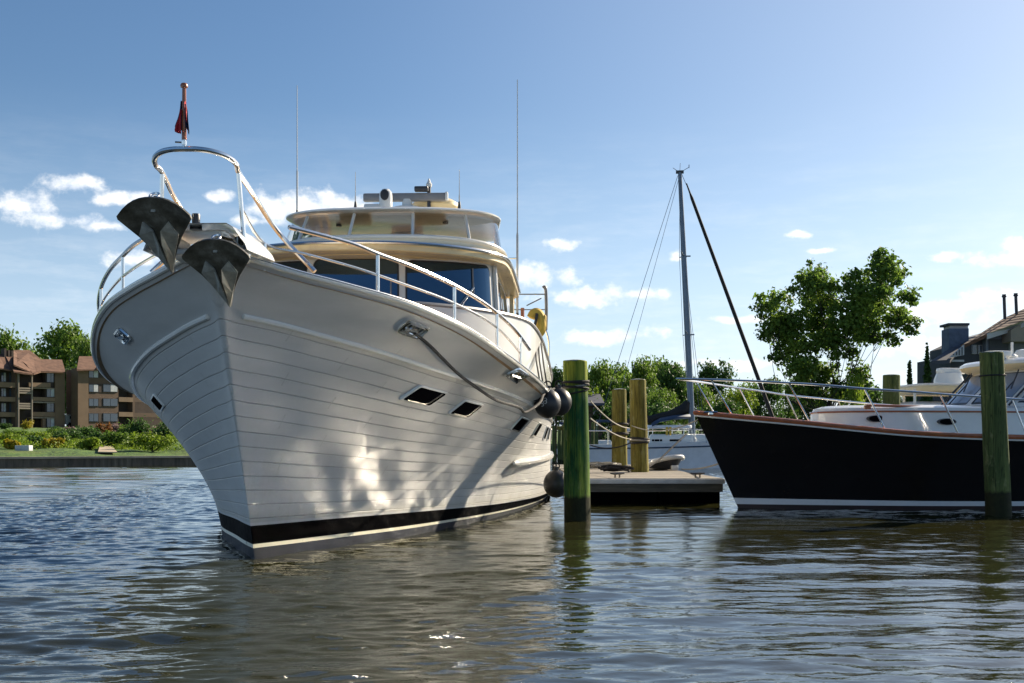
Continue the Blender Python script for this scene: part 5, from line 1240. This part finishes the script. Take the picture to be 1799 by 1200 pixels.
# left bay
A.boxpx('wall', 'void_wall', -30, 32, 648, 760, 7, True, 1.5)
for y0, y1 in ((671, 680), (697, 705), (724, 732)): A.boxpx('balcony_front', 'parapet', -30, 27, y0, y1, .35, False, -.1)
for y0, y1 in ((653, 671), (681, 697), (707, 724), (734, 752)):
    for p in (-16, 2, 16): A.win(p, p + 9, y0 + 1, y1, 1.35, p == 2)
A.boxpx('pier', 'brown_wall', 27, 32, 650, 760, 2.0, True, 0)
def roof(B, name, pts, d, mat='shingle', parent=None):
    """sloping roof plane through pixel points with given local depths"""
    P = []
    for px, py, y in pts: P.append(Vector((B.x(px, y), y, B.z(px, py, y))))
    m_ = MB(); m_.prism(P, (0, 0, -.25)); return m_.build(name, M[mat], parent or B.root, 0)
roof(A, 'roof', [(24, 640, -1.6), (60, 656, -1.6), (72, 652, -.8), (115, 653, -.8), (109, 632, 4), (72, 631, 4), (52, 615, 6.5), (24, 615, 6.5)], 0)
roof(A, 'roof', [(-30, 640, -1.2), (24, 651, -1.0), (24, 640, 1.0), (8, 622, 4.0), (-30, 622, 4)], 0)
roof(A, 'roof', [(24, 652, -2.0), (58, 657, -2.0), (46, 640, .2), (30, 628, 2.6), (8, 622, 3.9)], 0)
for p, y in ((9.5, 612), (16, 615), (22, 616)): A.boxpx('chimney', 'void_wall', p - 1.8, p + 1.8, y, 632, 1.2, False, 3)
B = Block(137, 196, 'brown apartment block with dark windows half hidden behind the bow of the white yacht')
B.boxpx('wall', 'tan_wall', 137, 155.5, 647, 760, 2.2, True)
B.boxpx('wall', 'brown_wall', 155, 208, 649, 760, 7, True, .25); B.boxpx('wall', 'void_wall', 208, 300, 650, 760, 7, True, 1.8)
for i, (y0, y1) in enumerate(((650, 664), (675, 689), (700, 714), (726, 741))):
    for p0, p1 in ((156, 173), (181, 207)): B.win(p0, p1, y0, y1, .12, i < 2)
    B.boxpx('wall_panel', 'void_wall', 173.3, 180.7, y0, y1, .1, False, .16)
for y0, y1 in ((673, 681), (698, 706), (724, 732)):
    B.boxpx('balcony_front', 'parapet', 209, 234, y0, y1, .25, False, .1); B.boxpx('balcony_front', 'brown_wall', 236, 300, y0 + 2, y1 + 1, .3, False, .2)
B.boxpx('pier', 'brown_wall', 233, 237, 650, 760, 1.6, True, .15)
roof(B, 'roof', [(135, 649, -.8), (174, 649, -.8), (174, 626, 4), (139, 626, 4)], 0); roof(B, 'roof', [(170, 647, -.9), (262, 650, -.9), (240, 626, 4.5), (180, 627, 4.5)], 0)
# van parked between the blocks
g = ground(126, 200); vo = thing('parked_van', 'white van parked between the two apartment blocks', 'van', (wx(126, 200), 200, g.z + .2), PHI + .3)
mb = MB(); prof = [(-2.3, .35), (2.3, .35), (2.35, .9), (2.1, 1.15), (1.5, 1.25), (.9, 1.95), (-2.2, 2.0), (-2.35, 1.2)]
mb.prism([Vector((x, -.9, z)) for x, z in prof], (0, 1.8, 0)); vb = mb.build('body', M['white'], vo, 20)
mb = MB(); mb.box((-.3, -.905, 1.55), (2.4, .02, .5)); mb.build('window', M['win_blue'], vb, 0)
for x in (-1.5, 1.5):
    for y in (-.85, .85): mb = MB(); mb.lathe([(.2, -.1), (.34, -.1), (.36, 0), (.34, .1), (.2, .1)], (x, y, .36), 14, axis='Y'); mb.build('wheel', M['black_rubber'], vo)

# ------------------------------------------------------------------ house with a square chimney, right
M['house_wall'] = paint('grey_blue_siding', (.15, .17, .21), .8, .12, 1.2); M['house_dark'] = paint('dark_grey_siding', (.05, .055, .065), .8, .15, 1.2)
M['slate'] = paint('dark_slate_roof', (.06, .065, .085), .75, .2, 2, bump=.3, bscale=12); M['chim'] = paint('blue_grey_shingle', (.10, .13, .19), .8, .25, 3, bump=.5, bscale=10)
M['house_trim'] = paint('pale_house_trim', (.42, .42, .43), .6, .08, 2)
HYY = 72.0; hb = Vector((wx(1745, HYY), HYY, ground(1745, HYY).z)); HS = thing('house', 'grey sided house with brown roof and square shingled chimney at the right edge', 'house', hb)
def hp_(px, py, dy=0.0): return at(px, py, HYY + dy) - hb
def hbox(name, mat, p0, p1, y0, y1, d, t, parent=None, smooth=0):
    a, b_ = hp_(p0, y1, d), hp_(p1, y0, d); m_ = MB(); m_.box(((a.x + b_.x) / 2, d + t / 2, (a.z + b_.z) / 2), (b_.x - a.x, t, b_.z - a.z)); return m_.build(name, M[mat], parent or HS, smooth)
def hprism(name, mat, pts, d, t, parent=None):
    m_ = MB(); m_.prism([hp_(px, py, d) for px, py in pts], (0, t, 0)); return m_.build(name, M[mat], parent or HS, 0)
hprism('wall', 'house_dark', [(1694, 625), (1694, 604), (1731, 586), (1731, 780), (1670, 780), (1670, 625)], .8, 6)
hprism('wall', 'house_wall', [(1732, 586), (1777, 573), (1900, 540), (1900, 780), (1732, 780)], .2, 6)
hprism('wall', 'trim', [(1776, 580), (1799, 566), (1900, 520), (1900, 600), (1776, 600)], -1.2, 1.3)
def hroof(name, mat, pts, parent=None):
    m_ = MB(); m_.prism([hp_(px, py, d) for px, py, d in pts], (0, .02, -.22)); return m_.build(name, M[mat], parent or HS, 0)
hroof('roof', 'shingle', [(1688, 608, -.6), (1735, 586, -.6), (1776, 573, -.6), (1900, 537, -.6), (1900, 496, 3.6), (1799, 543, 3.6), (1763, 559, 3.0)])
hroof('fascia', 'house_trim', [(1734, 590, -.75), (1776, 577, -.75), (1820, 560, -1.9), (1820, 556, -1.9), (1776, 573, -.75), (1734, 586, -.75)])
hroof('porch_roof', 'slate', [(1636, 634, -1.2), (1669, 632, -1.4), (1697, 605, 1.2), (1668, 612, 1.0)])
hprism('porch_gable', 'house_trim', [(1669, 628), (1694, 606), (1694, 624)], -1.25, .2)
for k in range(4): hbox('gable_slat', 'house_dark', 1675 + 5 * k, 1676.2 + 5 * k, 624 - 4 * k - 2, 624, -1.30, .06)
hbox('porch_beam', 'house_trim', 1636, 1694, 632, 635.5, -1.0, .25)
ch = hbox('chimney', 'chim', 1667.5, 1702, 577, 625, 1.4, 1.3)
hbox('chimney_neck', 'house_trim', 1669, 1701, 571.5, 577, 1.5, 1.1, ch); hbox('chimney_cap', 'house_dark', 1666, 1703.5, 567.5, 571.5, 1.3, 1.5, ch)
for px, y0, y1 in ((1764, 520, 561), (1784.5, 518, 552)):
    m_ = MB(); a, b_ = hp_(px + 1.5, y1, 2.2), hp_(px, y0, 2.2); m_.tube([a, b_], .10, 10); m_.lathe([(.10, 0), (.15, .03), (.15, .1), (.11, .12), (.13, .16), (.13, .2)], b_ - Vector((0, 0, .1)), 12); m_.build('flue', M['house_dark'], HS)
for p0, p1 in ((1708, 1716), (1718, 1726)): w_ = hbox('window', 'house_trim', p0, p1, 606, 622, .7, .1); hbox('pane', 'win_blue', p0 + 1, p1 - 1, 607, 621, .66, .06, w_)
hbox('door_shade', 'house_dark', 1738, 1772, 596, 640, .1, .12)
shrub(1788, 66, 44, 90, 'leaf_red', 'copper leaved bush in front of the grey house', 91, 'copper_bush', 1600, .2)['group'] = 'shrubs by the house'
# dark house behind the dock
g = ground(1032, 98); D_ = thing('house', 'dark brown house half hidden behind the nearest green piling', 'house', (wx(1032, 98), 98, g.z))
def dbox(name, mat, p0, p1, y0, y1, d, t, parent=None):
    a, b_ = at(p0, y1, 98 + d) - Vector(D_.location), at(p1, y0, 98 + d) - Vector(D_.location); m_ = MB(); m_.box(((a.x + b_.x) / 2, d + t / 2, (a.z + b_.z) / 2), (b_.x - a.x, t, b_.z - a.z)); return m_.build(name, M[mat], parent or D_, 0)
dbox('wall', 'brown_wall', 1008, 1058, 706, 782, -8, 5); m_ = MB(); P = [at(px, py, 98 + d) - Vector(D_.location) for px, py, d in ((1004, 708, -9), (1062, 708, -9), (1054, 692, -6), (1012, 692, -6))]; m_.prism(P, (0, 0, -.2)); m_.build('roof', M['slate'], D_, 0)
for p0 in (1042, 1050): w_ = dbox('window', 'house_trim', p0, p0 + 6, 716, 728, -8.1, .12); dbox('pane', 'win_blue', p0 + .8, p0 + 5.2, 717, 727, -8.14, .06, w_)
# ------------------------------------------------------------------ water
def wave_height(x, y):
    """sum of many small directional wavelets, metres"""
    r = np.random.default_rng(5); h = np.zeros_like(x)
    for l in np.exp(np.linspace(math.log(.30), math.log(1.5), 60)):     # gentle open ripples
        ang = math.radians(98) + r.normal(0, .42); k = 2 * PI / l
        h += .0098 / k * l ** .10 * np.sin(k * (math.cos(ang) * x + math.sin(ang) * y) + r.uniform(0, 2 * PI))
    g = .85 + .35 * np.sin(.31 * x + 1.3 + .9 * np.sin(.21 * y)) * np.sin(.17 * y + .6 * np.sin(.4 * x + 2))
    h = h * g * (1 - .62 * np.exp(-((x - 2.7) / 2.1) ** 2 - ((y - 15.6) / 3.2) ** 2))      # a calmer pocket between the boats
    # fine chop where the breeze reaches the water: little of it in the shelter beside the hulls
    c = np.zeros_like(x)
    for l in np.exp(np.linspace(math.log(.09), math.log(.36), 48)):
        ang = math.radians(94) + r.normal(0, .42); k = 2 * PI / l
        c += .033 / k * np.sin(k * (math.cos(ang) * x + math.sin(ang) * y) + r.uniform(0, 2 * PI))
    shelter = np.exp(-((x - 1.2) / 4.2) ** 2 - ((y - 14.5) / 5.6) ** 2)
    m = np.clip((.74 + .55 / (1 + np.exp((x + 3.2) * 1.4)) + .15 / (1 + np.exp(-(y - 14) * .6))) * (1 - .95 * shelter), .03, 1.2)
    m = m * (.8 + .4 * np.sin(.8 * x + 1.1 * np.sin(.5 * y)) * np.sin(.45 * y + 1))
    return h + c * m
def make_water():
    xs = np.concatenate([-np.geomspace(9, 420, 60)[::-1], np.linspace(-9, 10, 520)[1:-1], np.geomspace(10, 420, 60)])
    ys = np.concatenate([-np.geomspace(1, 60, 24)[::-1], np.linspace(-1, 3.6, 26)[1:-1], 3.6 * np.exp(np.linspace(0, math.log(60 / 3.6), 980)), np.geomspace(60, 420, 50)[1:]])
    X, Y = np.meshgrid(xs, ys); H = wave_height(X, Y)
    far = np.clip((np.hypot(X, Y) - 45) / 40, 0, 1); H = H * (1 - far) * np.where((np.abs(X) > 22), .6, 1)
    H = np.where(Y < 3.0, H * np.clip((Y - 0) / 3.0, 0, 1), H)
    V = np.stack([X, Y, H], -1).reshape(-1, 3); ny, nx = X.shape
    idx = np.arange(ny * nx).reshape(ny, nx)
    F = np.stack([idx[:-1, :-1], idx[:-1, 1:], idx[1:, 1:], idx[1:, :-1]], -1).reshape(-1, 4)
    me = bpy.data.meshes.new('water'); me.vertices.add(len(V)); me.vertices.foreach_set('co', V.astype(np.float32).ravel())
    me.loops.add(F.size); me.loops.foreach_set('vertex_index', F.astype(np.int32).ravel())
    me.polygons.add(len(F)); me.polygons.foreach_set('loop_start', np.arange(0, F.size, 4, dtype=np.int32))
    me.polygons.foreach_set('use_smooth', np.ones(len(F), bool)); me.update(calc_edges=True)
    m, t, b = newmat('river_water')
    co = t.coord('Object'); 
    n1 = t.noise(t.node('ShaderNodeMapping', {'Vector': co, 'Scale': (.7, 1.6, 1)}).outputs[0], 5.5, 3, .55)
    nb = t.bump(n1, .10, .02)
    murk = t.ramp(t.noise(co, .15, 3), [(.3, (.017, .018, .006)), (.7, (.030, .029, .009))])
    sp_ = t.node('ShaderNodeSeparateXYZ', {0: co})
    gx_ = t.math('POWER', t.math('DIVIDE', t.math('SUBTRACT', sp_.outputs[0], 1.2), 4.0), 2.0); gy_ = t.math('POWER', t.math('DIVIDE', t.math('SUBTRACT', sp_.outputs[1], 14.5), 4.6), 2.0)
    film = t.math('EXPONENT', t.math('MULTIPLY', t.math('ADD', gx_, gy_), -1.0))          # calmer, filmed water in the shelter of the hulls
    nb = t.bump(t.noise(t.node('ShaderNodeMapping', {'Vector': co, 'Scale': (.8, 1.8, 1)}).outputs[0], 7.5, 3, .6), .20, .02)
    setp(b, t, col=murk, rough=t.math('MULTIPLY_ADD', film, .080, .020), ior=1.85, normal=nb, spec=.5)
    me.materials.append(m)
    o = bpy.data.objects.new('water', me); C.objects.link(o); struct(o)
make_water()

# ------------------------------------------------------------------ sky, sun, camera
CLOUDS = [(40, 362, 62, 34), (92, 384, 82, 18), (136, 322, 44, 17), (205, 350, 40, 12), (243, 346, 44, 12), (390, 346, 32, 11), (245, 455, 70, 18), (180, 395, 40, 10),
          (478, 366, 52, 34), (545, 358, 78, 30), (606, 364, 60, 24), (440, 386, 40, 12),
          (985, 428, 40, 14), (945, 484, 66, 24), (990, 486, 40, 20), (1040, 520, 130, 20), (1120, 518, 60, 14), (1065, 590, 110, 16), (1186, 448, 18, 11), (1394, 414, 26, 10), (1440, 440, 30, 6),
          (1672, 452, 42, 10), (1765, 458, 46, 18), (1790, 430, 24, 14), (1690, 545, 110, 34), (1790, 535, 60, 26), (1640, 610, 120, 18), (1280, 560, 70, 8), (1240, 640, 140, 12), (640, 520, 90, 16)]
def make_world():
    w = bpy.data.worlds.new('World'); bpy.context.scene.world = w; w.use_nodes = True; t = NT(w); t.n.clear()
    sky = t.node('ShaderNodeTexSky', sky_type='NISHITA', sun_disc=False, sun_elevation=math.radians(SUN_EL), sun_rotation=math.radians(SUN_AZ),
                 altitude=0, air_density=1.0, dust_density=.7, ozone_density=3.0)
    dirv = t.coord('Generated'); sep = t.node('ShaderNodeSeparateXYZ', {0: dirv})
    az = t.math('ARCTAN2', sep.outputs[0], sep.outputs[1]); el = t.math('ARCSINE', sep.outputs[2])
    ae = t.node('ShaderNodeCombineXYZ', {0: az, 1: el, 2: 0.0}).outputs[0]
    # a pale, less yellow band of summer haze low in the sky
    col = t.node('ShaderNodeHueSaturation', {'Saturation': 1.12, 'Value': 1.0, 'Color': sky.outputs[0]}).outputs[0]
    hz = t.node('ShaderNodeMapRange', {0: el, 1: -.02, 2: .30, 3: 1, 4: 0}, interpolation_type='SMOOTHSTEP').outputs[0]
    col = t.mix(t.math('MULTIPLY', hz, .62), col, (7.2, 8.9, 11.2))
    sdir = (math.sin(math.radians(SUN_AZ)) * math.cos(math.radians(SUN_EL)), math.cos(math.radians(SUN_AZ)) * math.cos(math.radians(SUN_EL)), math.sin(math.radians(SUN_EL)))
    dt = t.node('ShaderNodeVectorMath', {0: dirv, 1: sdir}, operation='DOT_PRODUCT').outputs[1]
    glow = t.node('ShaderNodeMapRange', {0: dt, 1: .55, 2: 1.02, 3: 0, 4: .16}, interpolation_type='SMOOTHSTEP').outputs[0]
    col = t.mix(glow, col, (10.0, 11.2, 12.8))
    d = None
    warp = t.node('ShaderNodeVectorMath', {0: t.node('ShaderNodeTexNoise', {'Vector': ae, 'Scale': 22, 'Detail': 3}).outputs[1], 1: (.5, .5, .5)}, operation='SUBTRACT').outputs[0]
    aew = t.node('ShaderNodeVectorMath', {0: warp, 1: (.022, .010, 0), 2: ae}, operation='MULTIPLY_ADD').outputs[0]
    for px, py, rw, rh in CLOUDS:
        a0 = math.atan((px - CX) / FPX); e0 = math.atan((HY - py) / FPX * math.cos(a0)); sx, sy = FPX / rw * math.cos(a0) ** 2 * 1.0, FPX / rh
        v = t.node('ShaderNodeVectorMath', {0: aew, 1: (sx / 1.0, sy, 0), 2: (-a0 * sx, -e0 * sy, 0)}, operation='MULTIPLY_ADD').outputs[0]
        q = t.node('ShaderNodeVectorMath', {0: v}, operation='LENGTH').outputs[1]
        d = q if d is None else t.math('SMOOTH_MIN', d, q, .25)
    puff = t.node('ShaderNodeTexNoise', {'Vector': t.node('ShaderNodeVectorMath', {0: ae, 1: (1, 1.25, 1)}, operation='MULTIPLY').outputs[0], 'Scale': 42, 'Detail': 7, 'Roughness': .6}).outputs[0]
    wisp = t.node('ShaderNodeTexNoise', {'Vector': t.node('ShaderNodeVectorMath', {0: ae, 1: (1, 5, 1)}, operation='MULTIPLY').outputs[0], 'Scale': 9, 'Detail': 6, 'Roughness': .65}).outputs[0]
    body = t.math('ADD', t.math('SUBTRACT', 1.0, d), t.math('MULTIPLY', t.math('SUBTRACT', puff, .52), 2.5))
    dens = t.node('ShaderNodeMapRange', {0: body, 1: -.10, 2: .85, 3: 0, 4: .95}, interpolation_type='SMOOTHSTEP').outputs[0]
    # thin veil low on the right
    veil = t.node('ShaderNodeMapRange', {0: wisp, 1: .45, 2: .75, 3: 0, 4: .35}).outputs[0]
    veil = t.math('MULTIPLY', veil, t.node('ShaderNodeMapRange', {0: el, 1: .28, 2: .06, 3: 0, 4: 1}).outputs[0])
    dens = t.math('MAXIMUM', dens, veil)
    puff2 = t.node('ShaderNodeTexNoise', {'Vector': t.node('ShaderNodeVectorMath', {0: ae, 1: (1, 1.25, 1), 2: (.006, .016, 0)}, operation='MULTIPLY_ADD').outputs[0], 'Scale': 42, 'Detail': 4, 'Roughness': .6}).outputs[0]
    lit = t.math('MULTIPLY_ADD', t.math('SUBTRACT', puff, puff2), 2.2, .62, clamp=True)
    cc = t.mix(lit, (8.0, 8.7, 9.9), (12.5, 12.2, 11.6))
    col = t.mix(t.math('MULTIPLY', dens, .92), col, cc)
    bg = t.node('ShaderNodeBackground', {'Color': col, 'Strength': .05})
    t.node('ShaderNodeOutputWorld', {'Surface': bg.outputs[0]})
make_world()
sl = bpy.data.lights.new('sun', 'SUN'); sl.energy = 5.0; sl.angle = math.radians(.53); sl.color = (1, .87, .68)
so = bpy.data.objects.new('sun', sl); C.objects.link(so)
sd = Vector((math.sin(math.radians(SUN_AZ)) * math.cos(math.radians(SUN_EL)), math.cos(math.radians(SUN_AZ)) * math.cos(math.radians(SUN_EL)), math.sin(math.radians(SUN_EL))))
so.rotation_euler = (-sd).to_track_quat('-Z', 'Y').to_euler(); so.location = (30, 30, 40)
cd = bpy.data.cameras.new('camera'); cd.sensor_width = 36; cd.lens = 36 * FPX / 1799; cd.shift_y = (HY - 600) / 1799; cd.clip_start = .1; cd.clip_end = 3000
co = bpy.data.objects.new('camera', cd); C.objects.link(co); co.location = (0, 0, EYE); co.rotation_euler = (math.radians(90), 0, 0)
sc = bpy.context.scene; sc.camera = co
sc.view_settings.view_transform = 'Standard'; sc.view_settings.look = 'None'; sc.view_settings.exposure = 1.2; sc.view_settings.gamma = 1
sc.render.engine = 'CYCLES'; cy = sc.cycles
cy.caustics_reflective = True; cy.caustics_refractive = False; cy.blur_glossy = 0
cy.max_bounces = 8; cy.glossy_bounces = 4; cy.diffuse_bounces = 3; cy.transparent_max_bounces = 12
cy.sample_clamp_indirect = 60
cy.use_denoising = True; cy.denoiser = 'OPENIMAGEDENOISE'; cy.denoising_input_passes = 'RGB_ALBEDO_NORMAL'
cy.use_adaptive_sampling = False
cy.use_guiding = True; cy.use_surface_guiding = True; cy.use_volume_guiding = False; cy.guiding_training_samples = 48; cy.surface_guiding_probability = .75
